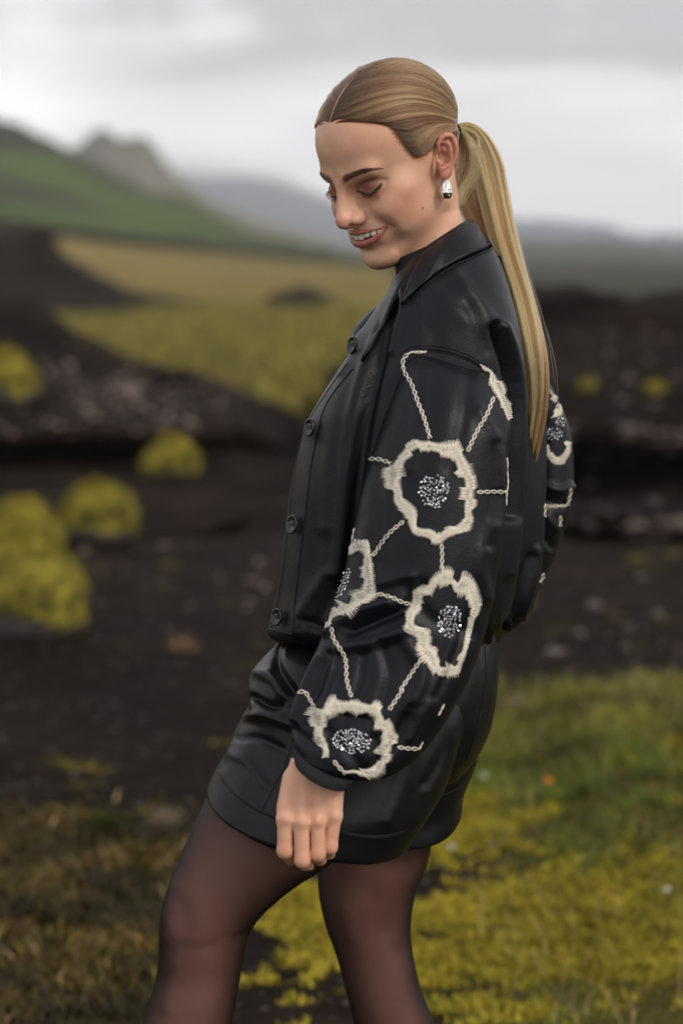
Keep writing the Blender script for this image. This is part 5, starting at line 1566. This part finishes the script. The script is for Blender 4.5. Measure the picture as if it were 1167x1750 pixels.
rb_ = bank('sand_bank', [(560, [(700, 24), (640, 17), (690, 15.5), (740, 14), (790, 13), (815, 13.3), (860, 12.3), (900, 11.4), (925, 11.1), (1000, 9.6), (1060, 8.5)]),
                         (700, [(600, 24), (560, 17), (620, 15.5), (700, 14), (772, 12.9), (800, 13.3), (850, 12.3), (895, 11.4), (925, 11.1), (1000, 9.6), (1060, 8.6)]),
                         (850, [(560, 24), (492, 17), (570, 15.5), (660, 14), (745, 12.9), (785, 13.4), (850, 12.3), (895, 11.3), (930, 11.3), (1000, 9.8), (1075, 8.5)]),
                         (930, [(560, 24), (487, 17), (560, 15.5), (660, 14), (740, 12.9), (785, 13.5), (855, 12.3), (898, 11.3), (935, 11.4), (1000, 9.8), (1080, 8.4)]),
                         (1000, [(560, 24), (489, 17), (565, 15.4), (650, 14), (745, 12.8), (790, 13.5), (860, 12.3), (895, 11.0), (940, 11.3), (1005, 9.8), (1085, 8.3)]),
                         (1080, [(560, 24), (511, 17), (580, 15.4), (660, 14), (735, 12.7), (790, 13.4), (860, 12.3), (890, 10.9), (935, 11.2), (1005, 9.8), (1085, 8.3)]),
                         (1167, [(560, 24), (498, 17), (570, 15.4), (650, 14), (742, 12.7), (795, 13.4), (860, 12.2), (895, 10.9), (935, 11.2), (1010, 9.7), (1085, 8.3)]),
                         (1500, [(560, 24), (470, 17), (550, 15.4), (640, 14), (742, 12.7), (795, 13.4), (860, 12.2), (895, 10.9), (935, 11.2), (1010, 9.7), (1085, 8.3)]),
                         (2100, [(560, 24), (480, 17), (550, 15.4), (640, 14), (742, 12.7), (795, 13.4), (860, 12.2), (895, 10.9), (935, 11.2), (1010, 9.7), (1085, 8.3)]), (2900, [(700, 24), (600, 17), (640, 15.4), (700, 14), (770, 12.7), (810, 13.4), (870, 12.2), (905, 11.2), (945, 11.0), (1020, 9.5), (1085, 8.3)]), (3300, [(700, 24), (765, 17), (800, 15.4), (835, 14), (880, 12.7), (885, 12.6), (900, 12.2), (935, 11.2), (965, 10.6), (1030, 9.3), (1095, 8.2)])], 120, tone_right, 91, amp=0.09)
tag(rb_, kind='structure')

# ---- hills and mountains
def ridge(name, pts, r_top, r_foot, foot_py, material, tone, seed, amp, back=1.6, n=200, m=40):
    pts = np.array(pts, float); o = catmull(pts, n)
    V = []
    for k in range(n):
        x, y = o[k]
        top = at_px(x, y, r_top); foot = at_px(x, foot_py if np.isscalar(foot_py) else np.interp(x, *foot_py), r_foot); bk = at_px(x, 440, r_top * back); bk[2] = -2
        t = np.linspace(0, 1, m)[:, None]
        fr = foot * (1 - t) + top * t
        fr[:, 2] = foot[2] + (top[2] - foot[2]) * (t[:, 0] ** 1.35)
        V.append(np.concatenate([fr, top + (bk - top) * np.linspace(0, 1, 10)[1:, None]]))
    V = np.array(V); mm = V.shape[1]; V = V.reshape(-1, 3)
    i = np.arange(n - 1)[:, None]; j = np.arange(mm - 1)[None]
    F = np.stack([i * mm + j, i * mm + j + 1, (i + 1) * mm + j + 1, (i + 1) * mm + j], -1).reshape(-1, 4)
    N_ = vnormals(V, F)
    if N_[:, 2].sum() < 0: F = F[:, ::-1]
    w = np.tile(np.concatenate([np.sin(np.linspace(0, math.pi * .8, m)) ** .6, np.full(9, .5)]), n)
    d = amp * (vnoise(V, 2.2 / amp / 6, seed, 4)) * w
    V[:, 2] += d; 
    return tag(mesh_obj(name, V, F, material, world=True, attr={'tone': tone(V, d / amp)}), kind='structure')
M_hill, N, L, B = mat('hillside')
at = N.new('ShaderNodeAttribute'); at.attribute_name = 'tone'
L.new(at.outputs['Color'], B.inputs['Base Color']); B.inputs['Roughness'].default_value = 0.95; B.inputs['Specular IOR Level'].default_value = 0.1
def t_hill(V, d):
    n = vnoise(V * np.array([1, 1, 2.5]), .035, 5, 4); w = np.clip(.5 + 1.5 * n, 0, 1)[:, None]
    lo = np.array([.008, .010, .006]); hi = np.array([.056, .088, .012])
    return lo * (1 - w) + hi * w
def t_peak(V, d):
    n = vnoise(V, .02, 6, 4); w = np.clip(.5 + 1.2 * n, 0, 1)[:, None]
    return np.array([.055, .052, .042]) * (1 - w) + np.array([.15, .135, .095]) * w
def t_mtn(V, d):
    n = vnoise(V, .008, 7, 4); hgt = V[:, 2]
    snow = np.clip((hgt - 48 + 40 * n) / 10, 0, 1)[:, None]
    return np.array([.035, .058, .10]) * (1 - snow) + np.array([.75, .77, .82]) * snow
def t_rhill(V, d):
    n = vnoise(V, .02, 8, 4); w = np.clip(.5 + 1.5 * n, 0, 1)[:, None]
    return np.array([.05, .06, .045]) * (1 - w) + np.array([.10, .105, .08]) * w
hills = [
 ridge('hill', [(-4000, 180), (-2200, 60), (-900, 60), (-400, 120), (-150, 165), (0, 206), (40, 221), (90, 240), (135, 258), (190, 296), (250, 326), (310, 350), (380, 378), (450, 402), (520, 424), (590, 446), (680, 462)], 300, 190, ([-4000, -900, 0, 600, 700], [380, 380, 372, 452, 464]), M_hill, t_hill, 3, 2.4),
 ridge('rocky_peak', [(-200, 300), (60, 268), (110, 255), (140, 240), (152, 226), (172, 216), (186, 219), (198, 233), (222, 238), (248, 238), (262, 246), (276, 268), (300, 296), (330, 322), (380, 350), (470, 385), (560, 410)], 620, 420, 420, M_hill, t_peak, 11, 2.2),
 ridge('mountain', [(-4500, 330), (-2500, 200), (-900, 230), (0, 262), (200, 272), (300, 277), (340, 271), (380, 276), (430, 284), (480, 290), (520, 318), (560, 340), (620, 362), (700, 372), (800, 378), (850, 372), (900, 373), (950, 377), (1010, 381), (1050, 392), (1090, 404), (1110, 392), (1140, 399), (1180, 402), (1400, 380), (2000, 340), (2800, 372), (4000, 350), (6000, 380)], 1900, 1300, 418, M_hill, t_mtn, 12, 7),
 ridge('hill', [(600, 452), (700, 436), (800, 420), (880, 413), (950, 415), (1020, 412), (1100, 420), (1180, 424), (1400, 410), (2100, 380), (3200, 395), (5200, 410)], 420, 200, ([600, 5200], [470, 470]), M_hill, t_rhill, 15, 2.0),
]

# ---- haze
hz = bpy.data.meshes.new('haze')
x0, x1, y0, y1, z0, z1 = -2600., 2600., -30., 3100., -4., 110.
hz.from_pydata([(x0,y0,z0),(x1,y0,z0),(x1,y1,z0),(x0,y1,z0),(x0,y0,z1),(x1,y0,z1),(x1,y1,z1),(x0,y1,z1)], [], [(0,3,2,1),(4,5,6,7),(0,1,5,4),(1,2,6,5),(2,3,7,6),(3,0,4,7)])
hzo = bpy.data.objects.new('haze', hz); col.objects.link(hzo); hzo['kind'] = 'stuff'
M_haze = bpy.data.materials.new('haze_air'); M_haze.use_nodes = True
N, L = M_haze.node_tree.nodes, M_haze.node_tree.links; N.clear()
out = N.new('ShaderNodeOutputMaterial'); v = N.new('ShaderNodeVolumePrincipled')
v.inputs['Color'].default_value = (0.955, 0.965, 0.985, 1); v.inputs['Density'].default_value = 0.0005
v.inputs['Anisotropy'].default_value = 0.3
L.new(v.outputs[0], out.inputs['Volume'])
hz.materials.append(M_haze)

# ---- mossy rocks
M_moss, N, L, B = mat('yellow_green_moss')
nA = noise_node(N, L, 11, 5, 0.65); nB = noise_node(N, L, 60, 4, 0.7)
r1 = ramp(N, L, nA.outputs['Fac'], [(0.32, (0.020, 0.014, 0.005)), (0.42, (0.10, 0.085, 0.011)), (0.58, (0.36, 0.30, 0.030))])
L.new(r1.outputs[0], B.inputs['Base Color']); B.inputs['Roughness'].default_value = 0.95
bump(N, L, nB.outputs['Fac'], B, 1.0, 0.02)
M_mfuzz, N, L, B = mat('moss_tips')
at = N.new('ShaderNodeAttribute'); at.attribute_name = 'tone'; L.new(at.outputs['Color'], B.inputs['Base Color']); B.inputs['Roughness'].default_value = 0.9; B.inputs['Specular IOR Level'].default_value = 0.1
M_rock, N, L, B = mat('dark_lava_rock')
nA = noise_node(N, L, 12, 5, 0.7); r1 = ramp(N, L, nA.outputs['Fac'], [(0.3, (0.006, 0.0045, 0.004)), (0.7, (0.024, 0.017, 0.014))]); L.new(r1.outputs[0], B.inputs['Base Color']); bump(N, L, nA.outputs['Fac'], B, 1, 0.03)
def sphere_grid(nu=72, nv=40):
    u = np.linspace(0, 2 * math.pi, nu + 1)[:-1]; v = np.linspace(0.02, math.pi - 0.02, nv)
    U, Vv = np.meshgrid(u, v, indexing='ij')
    P = np.stack([np.cos(U) * np.sin(Vv), np.sin(U) * np.sin(Vv), np.cos(Vv)], -1)
    i = np.arange(nu)[:, None]; j = np.arange(nv - 1)[None]; i2 = (i + 1) % nu
    F = np.stack([i * nv + j, i * nv + j + 1, i2 * nv + j + 1, i2 * nv + j], -1).reshape(-1, 4)
    return P.reshape(-1, 3), F
def tri_tufts(P, Nrm, ln, wd, cols, lean=0.5, seed=0):
    rg = np.random.default_rng(seed); n = len(P)
    d = Nrm + rg.normal(0, lean, (n, 3)); d /= np.linalg.norm(d, axis=1)[:, None]
    s = np.cross(d, rg.normal(0, 1, (n, 3))); s /= np.linalg.norm(s, axis=1)[:, None]
    ln = np.broadcast_to(ln, n) * rg.uniform(.6, 1.4, n)
    a = P - s * (wd / 2)[:, None] if not np.isscalar(wd) else P - s * wd / 2
    b = P + s * (wd / 2)[:, None] if not np.isscalar(wd) else P + s * wd / 2
    c = P + d * ln[:, None]
    V = np.stack([a, b, c], 1).reshape(-1, 3); F = np.arange(3 * n).reshape(-1, 3)
    return V, F, np.repeat(cols, 3, 0)
def mossy(label, px0, px1, ytop, ybase, r, seed, depth=0.8, rock=0.35, group=None, name='mossy_rock', lump=0.16, bare=()):
    base = at_px((px0 + px1) / 2, ybase, r); top = at_px((px0 + px1) / 2, ytop, r)
    wdt = (px1 - px0) / 2 * r / FPX; hgt = (top[2] - base[2])
    P, F = sphere_grid()
    Q = P * np.array([wdt, wdt * depth, hgt * 0.62]) + base + np.array([0, wdt * depth * .6, hgt * 0.40])
    n = vnoise(P, 1.6, seed, 3); n3 = vnoise(P, 5, seed + 1, 3)
    Q = Q + P * (wdt * (lump * 1.4 * n + 0.09 * n3))[:, None]
    e = bpy.data.objects.new(name, None); col.objects.link(e); e.location = tuple(base)
    tag(e, label, 'mossy rock', group)
    inv = Matrix.Translation(-Vector(base))
    def add(nm, V, F, m_, attr=None, kind=None):
        o = mesh_obj(nm, V - base, F, m_, None, world=True, attr=attr); o.parent = e
        if kind: o['kind'] = kind
        return o
    add('moss_cushion', Q, F, M_moss)
    # bare rock shows low down
    P2, F2 = sphere_grid(40, 24)
    Q2 = P2 * np.array([wdt * 1.02, wdt * depth * 1.02, hgt * 0.40]) + base + np.array([0, wdt * depth * .58, hgt * 0.10])
    Q2 = Q2 + P2 * (wdt * .12 * vnoise(P2, 2.2, seed + 5, 3))[:, None]
    add('stone', Q2, F2, M_rock)
    rg = np.random.default_rng(seed)
    k = rg.integers(0, len(Q), 9000); keep = (n[k] > -.35 + .3 * rg.normal(size=9000) * .5) & (P[k, 2] > -.45)
    k = k[keep]; Nn = vnormals(Q, F)
    if (Nn * P).sum() < 0: Nn = -Nn
    c = MOSS * 1.0 * rg.uniform(.25, 1.45, (len(k), 1)) * (1 + .5 * vnoise(P[k], 3.5, seed + 9, 2))[:, None]
    c = np.clip(c * np.array([1, 1, 1]), 0.01, .5)
    sp = wdt * 0.03
    V, F3, cc = tri_tufts(Q[k] + rg.normal(0, sp, (len(k), 3)), Nn[k], wdt * .05, wdt * .045, cc_ := c, seed=seed)
    add('moss_tips', V, F3, M_mfuzz, {'tone': cc}, 'stuff')
    return e
mossy('large yellow green moss mound on black sand at the left edge, lower front one', -75, 141, 925, 1092, 8.15, 5, .9)
mossy('moss mound rising behind the larger mound at the left edge', -60, 102, 858, 985, 9.0, 9, .8)
mossy('round mossy rock with dark hollow on black sand, right of the large mounds', 98, 228, 829, 925, 10.7, 14, .8)
mossy('small mossy rock leaning on the foot of the left sand bank', 238, 336, 749, 832, 13.1, 23, .7, lump=.24)
mossy('moss cushion perched on top of the left sand bank', -45, 60, 600, 690, 14.6, 31, .8)
mossy('tiny yellow moss cushion high on the right sand bank', 1098, 1142, 652, 685, 13.7, 37, .8)
mossy('faint brownish moss cushion on the right sand bank nearer the jacket', 985, 1020, 648, 672, 13.8, 41, .8)

# ---- grass, heath and moss
M_blade, N, L, B = mat('grass_blades')
at = N.new('ShaderNodeAttribute'); at.attribute_name = 'tone'; L.new(at.outputs['Color'], B.inputs['Base Color']); B.inputs['Roughness'].default_value = 0.6
B.inputs['Specular IOR Level'].default_value = 0.3
rg = np.random.default_rng(77)
def blades(name, X, Y, ln, wd, cols, lean, seed):
    n = len(X); Z = ground_h(X, Y)
    r2 = np.random.default_rng(seed)
    th = r2.uniform(0, 2 * math.pi, n); s = np.stack([np.cos(th), np.sin(th), np.zeros(n)], 1)
    ph = r2.uniform(0, 2 * math.pi, n); ld = np.stack([np.cos(ph), np.sin(ph), np.zeros(n)], 1) * (lean * r2.uniform(.2, 1.4, n))[:, None]
    P = np.stack([X, Y, Z - .003], 1); up = np.array([0, 0, 1.0])
    a = P - s * (wd / 2)[:, None]; b = P + s * (wd / 2)[:, None]
    mid = P + (up * .6 + ld * .3) * ln[:, None]; c = mid - s * (wd * .35)[:, None]; d = mid + s * (wd * .35)[:, None]
    e = P + (up * .9 + ld) * ln[:, None]
    V = np.stack([a, b, d, c, e], 1).reshape(-1, 3); o = np.arange(n)[:, None] * 5
    F = np.concatenate([o + np.array([0, 1, 2, 3]), o + np.array([3, 2, 4, 4])], 0)
    F = F.reshape(-1, 4)
    me_F = [f[:3] if f[2] == f[3] else f for f in F.tolist()]
    ob = mesh_obj(name, V, me_F, M_blade, world=True, attr={'tone': np.repeat(cols, 5, 0)})
    return tag(ob, kind='stuff')
n_ = 110000
X = rg.uniform(-.2, 3.2, n_); Y = 1.0 + 3.8 * rg.uniform(0, 1, n_) ** 0.8
gm, mm, hh, nz, nf_, nc_, _ = ground_masks(X, Y)
keep = rg.uniform(size=n_) < gm * (.35 + .65 * sstep(-.3, .35, nf_ + .6 * nz)) * (1 - .55 * mm)
X, Y, nz, nf_, mm = X[keep], Y[keep], nz[keep], nf_[keep], mm[keep]
u = rg.uniform(size=(len(X), 1)); w = sstep(-.4, .5, n2(X, Y, 1.1, 88) + .4 * rg.normal(size=len(X)) * .5)[:, None]
c = (np.array([.095, .145, .012]) * w + np.array([.22, .20, .030]) * (1 - w)) * rg.uniform(.5, 1.5, (len(X), 1))
c = np.where(u < .06, np.array([.20, .14, .07]) * rg.uniform(.5, 1.2, (len(X), 1)), c)
dk = sstep(-.35, .3, n2(X, Y, 5.5, 90) + .15 * rg.normal(size=len(X)))[:, None]
c = c * (.35 + .85 * dk)
blades('grass', X, Y, (.014 + .042 * rg.uniform(size=len(X)) * (1 + .6 * nz)) * (.7 + .5 * dk[:, 0]) * (.55 + .45 * sstep(1.6, 2.8, Y)), np.full(len(X), .0042), c, .65, 3)
k_ = 900
X = rg.uniform(.25, 2.6, k_); Y = 1.0 + 3.2 * rg.uniform(size=k_); gm2 = ground_masks(X, Y)[0]; kp = gm2 > .4; X, Y = X[kp], Y[kp]
blades('dry_grass_stems', X, Y, rg.uniform(.05, .13, len(X)), np.full(len(X), .0030), np.array([.27, .20, .10]) * rg.uniform(.5, 1.3, (len(X), 1)), .8, 13)
# moss tips over the mossy ground
n_ = 160000
X = rg.uniform(-.35, 2.4, n_); Y = 1.0 + 2.4 * rg.uniform(0, 1, n_)
gm, mm, hh, nz, nf_, nc_, _ = ground_masks(X, Y)
keep = rg.uniform(size=n_) < mm * .9; X, Y, nf_, nc_ = X[keep], Y[keep], nf_[keep], nc_[keep]
P = np.stack([X, Y, ground_h(X, Y)], 1)
c = MOSS * (.75 + .75 * rg.uniform(size=(len(X), 1)) + .5 * nf_[:, None] + .5 * nc_[:, None]); c[:, 1] *= rg.uniform(.85, 1.1, len(X))
V, F, cc = tri_tufts(P, np.tile([0, 0, 1.0], (len(P), 1)), .016, .011, np.clip(c, .01, .6), .6, 5)
tag(mesh_obj('ground_moss', V, F, M_mfuzz, world=True, attr={'tone': cc}), kind='stuff')
# heath on the left
n_ = 90000
X = rg.uniform(-2.6, -.1, n_); Y = .9 + 2.6 * rg.uniform(0, 1, n_)
gm, mm, hh, nz, nf_, nc_, _ = ground_masks(X, Y)
keep = rg.uniform(size=n_) < hh * sstep(-.30, .25, nf_ + .5 * nc_ + .2 * nz + .1)
X, Y, nz, nf_ = X[keep], Y[keep], nz[keep], nf_[keep]
w = rg.uniform(size=(len(X), 1))
c = np.where(w < .42, [.050, .044, .006], np.where(w < .72, [.062, .032, .011], np.where(w < .96, [.12, .098, .016], [.24, .18, .11]))) * rg.uniform(.45, 1.4, (len(X), 1))
hk = sstep(-.3, .3, n2(X, Y, 4.5, 95) + .1 * rg.normal(size=len(X)))[:, None]
blades('heath_plants', X, Y, .012 + .030 * rg.uniform(size=len(X)), np.full(len(X), .0055), c * np.array([1.45, 1.3, 1.0]) * (.30 + .95 * hk), 1.1, 7)
# a soft field of far grass tufts
n_ = 26000
aa = rg.uniform(-.30, .16, n_); rr2 = rg.uniform(18.5, 60, n_)
X = rr2 * np.sin(aa); Y = rr2 * np.cos(aa) - DIST
c = (FIELDG * rg.uniform(.5, 1.4, (n_, 1)) + np.array([.02, .03, 0]) * rg.uniform(0, 1, (n_, 1)))
blades('meadow_grass', X, Y, rg.uniform(.08, .22, n_), np.full(n_, .05), c, .6, 9)

# ---- stones
M_stone, N, L, B = mat('stones')
at = N.new('ShaderNodeAttribute'); at.attribute_name = 'tone'; L.new(at.outputs['Color'], B.inputs['Base Color']); B.inputs['Roughness'].default_value = 0.38
ico = bmesh_ico = None
t_ = (1 + 5 ** .5) / 2
IV = np.array([(-1,t_,0),(1,t_,0),(-1,-t_,0),(1,-t_,0),(0,-1,t_),(0,1,t_),(0,-1,-t_),(0,1,-t_),(t_,0,-1),(t_,0,1),(-t_,0,-1),(-t_,0,1)]) / math.sqrt(1 + t_ * t_)
IF = np.array([(0,11,5),(0,5,1),(0,1,7),(0,7,10),(0,10,11),(1,5,9),(5,11,4),(11,10,2),(10,7,6),(7,1,8),(3,9,4),(3,4,2),(3,2,6),(3,6,8),(3,8,9),(4,9,5),(2,4,11),(6,2,10),(8,6,7),(9,8,1)])
def stones(name, P, size, cols, seed):
    r2 = np.random.default_rng(seed); n = len(P)
    sc = size[:, None] * r2.uniform(.6, 1.3, (n, 3)) * np.array([1, 1, .6])
    V = P[:, None] + IV[None] * sc[:, None] * (1 + .18 * r2.normal(size=(n, 12, 1)))
    F = (np.arange(n)[:, None, None] * 12 + IF[None]).reshape(-1, 3)
    return tag(mesh_obj(name, V.reshape(-1, 3), F, M_stone, world=True, smooth=False, attr={'tone': np.repeat(cols, 12, 0)}), kind='stuff')
deps = bpy.context.evaluated_depsgraph_get
def drop(objs, pxs):
    """where sight lines meet the given world meshes"""
    trees = []
    for o in objs:
        me = o.data; v = np.empty(len(me.vertices) * 3, np.float32); me.vertices.foreach_get('co', v)
        trees.append(BVHTree.FromPolygons(v.reshape(-1, 3).tolist(), [tuple(p.vertices) for p in me.polygons]))
    out = []
    for x, y in pxs:
        d = (Vector(W(x, y, 2.0)) - Vector(CAMW)).normalized(); best = None
        for tr_ in trees:
            h = tr_.ray_cast(Vector(CAMW), d)
            if h[0] is not None and (best is None or h[3] < best[1]): best = (h[0], h[3])
        if best is not None: out.append((*best[0], best[1]))
    return np.array(out)
# pebbles over the black sand
n_ = 9000
X = rg.uniform(-2.6, 1.6, n_); Y = 1.0 + 9.5 * rg.uniform(0, 1, n_) ** 1.2
gm, mm, hh, nz, nf_, nc_, _ = ground_masks(X, Y)
keep = (gm < .4) & (mm < .4); X, Y = X[keep], Y[keep]
P = np.stack([X, Y, ground_h(X, Y)], 1)
w = rg.uniform(size=(len(X), 1))
c = np.where(w < .72, [.018, .014, .012], np.where(w < .97, [.05, .034, .025], [.16, .115, .085])) * rg.uniform(.6, 1.4, (len(X), 1))
stones('pebbles', P, .003 + .008 * rg.uniform(size=len(X)) ** 4, c, 4)
spots = [(rg.normal(230, 95), rg.normal(668, 34)) for _ in range(170)] + [(rg.uniform(0, 430), rg.uniform(590, 745)) for _ in range(80)] + [(rg.normal(160, 60), rg.normal(925, 16)) for _ in range(14)] + [(rg.uniform(150, 480), rg.uniform(880, 1080)) for _ in range(9)]
D = drop([ground, bl], spots)
w = rg.uniform(size=(len(D), 1))
stones('pale_stones', D[:, :3], .010 + .020 * rg.uniform(size=len(D)) ** 2, np.where(w < .6, [.20, .14, .11], [.36, .27, .21]) * rg.uniform(.6, 1.2, (len(D), 1)), 6)
spots = [(rg.normal(1090, 60), rg.normal(752, 10)) for _ in range(60)] + [(rg.uniform(930, 1167), rg.normal(757, 14)) for _ in range(30)] + [(rg.normal(1130, 40), rg.normal(905, 10)) for _ in range(34)] + [(rg.uniform(880, 1167), rg.uniform(980, 1130)) for _ in range(14)] + [(rg.uniform(900, 1167), rg.uniform(560, 900)) for _ in range(60)]
D = drop([ground, rb_], spots)
stones('pale_stones', D[:, :3], .014 + .03 * rg.uniform(size=len(D)) ** 2, np.array([.09, .06, .048]) * rg.uniform(.4, 1.4, (len(D), 1)), 8)

# ---- a few plants that can be told apart
def tuft(name, label, cat, px, py, n, ln, colr_, seed, group=None):
    d = drop([ground], [(px, py)])
    if not len(d): return
    b = d[0, :3]; r2 = np.random.default_rng(seed)
    th = r2.uniform(0, 2 * math.pi, n); e = np.stack([np.cos(th), np.sin(th), r2.uniform(.25, 1.6, n)], 1); e /= np.linalg.norm(e, axis=1)[:, None]
    V, F, cc = tri_tufts(r2.normal(0, ln * .18, (n, 3)) * [1, 1, .15], e, ln, ln * .10, np.array(colr_) * r2.uniform(.6, 1.3, (n, 1)), .15, seed)
    o = mesh_obj(name, V, F, M_mfuzz, world=True, attr={'tone': cc}); o.location = tuple(b)
    return tag(o, label, cat, group)
tuft('dry_plant', 'tan dried plant tuft on black sand left of the jacket hem', 'plant', 312, 1112, 90, .060, (.30, .19, .11), 1)
tuft('dry_plant', 'pale dried plant tuft beside the front thigh', 'plant', 285, 1412, 160, .050, (.22, .17, .12), 2)
tuft('grass_tuft', 'dark green grass tuft among the brown heath at lower left', 'grass tuft', 185, 1425, 260, .060, (.045, .055, .010), 3)
tuft('dry_plant', 'sparse pale plant at the top edge of the turf behind her hip', 'plant', 878, 1212, 70, .050, (.34, .28, .20), 4)
def flower(label, px, py, colr_, seed, rad=.012):
    d = drop([ground], [(px, py + 14)])
    b = d[0, :3]; top = at_px(px, py, d[0, 3])
    top = b + np.array([0, 0, .045]); 
    e = bpy.data.objects.new('flower', None); col.objects.link(e); e.location = tuple(b); tag(e, label, 'flower')
    V, F = tube(np.array([[0, 0, 0], [.002, 0, .02], [0, 0, .045]]), .0012, 5)
    s = mesh_obj('stalk', V, fix_faces(F), M_mfuzz, world=True, attr={'tone': np.tile([.04, .07, .01], (len(V), 1))}); s.parent = e
    for k in range(7):
        a = k * 2 * math.pi / 7; dr = np.array([math.cos(a) * .8, -.25 + math.sin(a) * .5, .55 + .5 * math.sin(a)]); dr /= np.linalg.norm(dr)
        sd = np.cross(dr, [0, -1, .5]); sd /= np.linalg.norm(sd)
        V = np.array([[0, 0, .045], [0, 0, .045] + dr * rad * .6 + sd * rad * .35, [0, 0, .045] + dr * rad, [0, 0, .045] + dr * rad * .6 - sd * rad * .35])
        V2_ = np.concatenate([V, V + np.array([0, .0008, .0004])])
        F = [(0, 1, 2, 3), (7, 6, 5, 4), (0, 4, 5, 1), (1, 5, 6, 2), (2, 6, 7, 3), (3, 7, 4, 0)]
        p_ = mesh_obj('petal', V2_, F, M_mfuzz, world=True, attr={'tone': np.tile(colr_, (8, 1))}); p_.parent = e
flower('small orange flower in the green turf right of her shorts', 937, 1355, (.75, .26, .01), 1)
flower('white flower at the right edge of the mossy turf', 1139, 1547, (.6, .6, .5), 2, .010)
flower('pale flower close behind her rear thigh', 771, 1472, (.5, .47, .36), 3, .011)
flower('whitish flower just right of the shorts hem', 826, 1346, (.45, .42, .32), 4, .012)
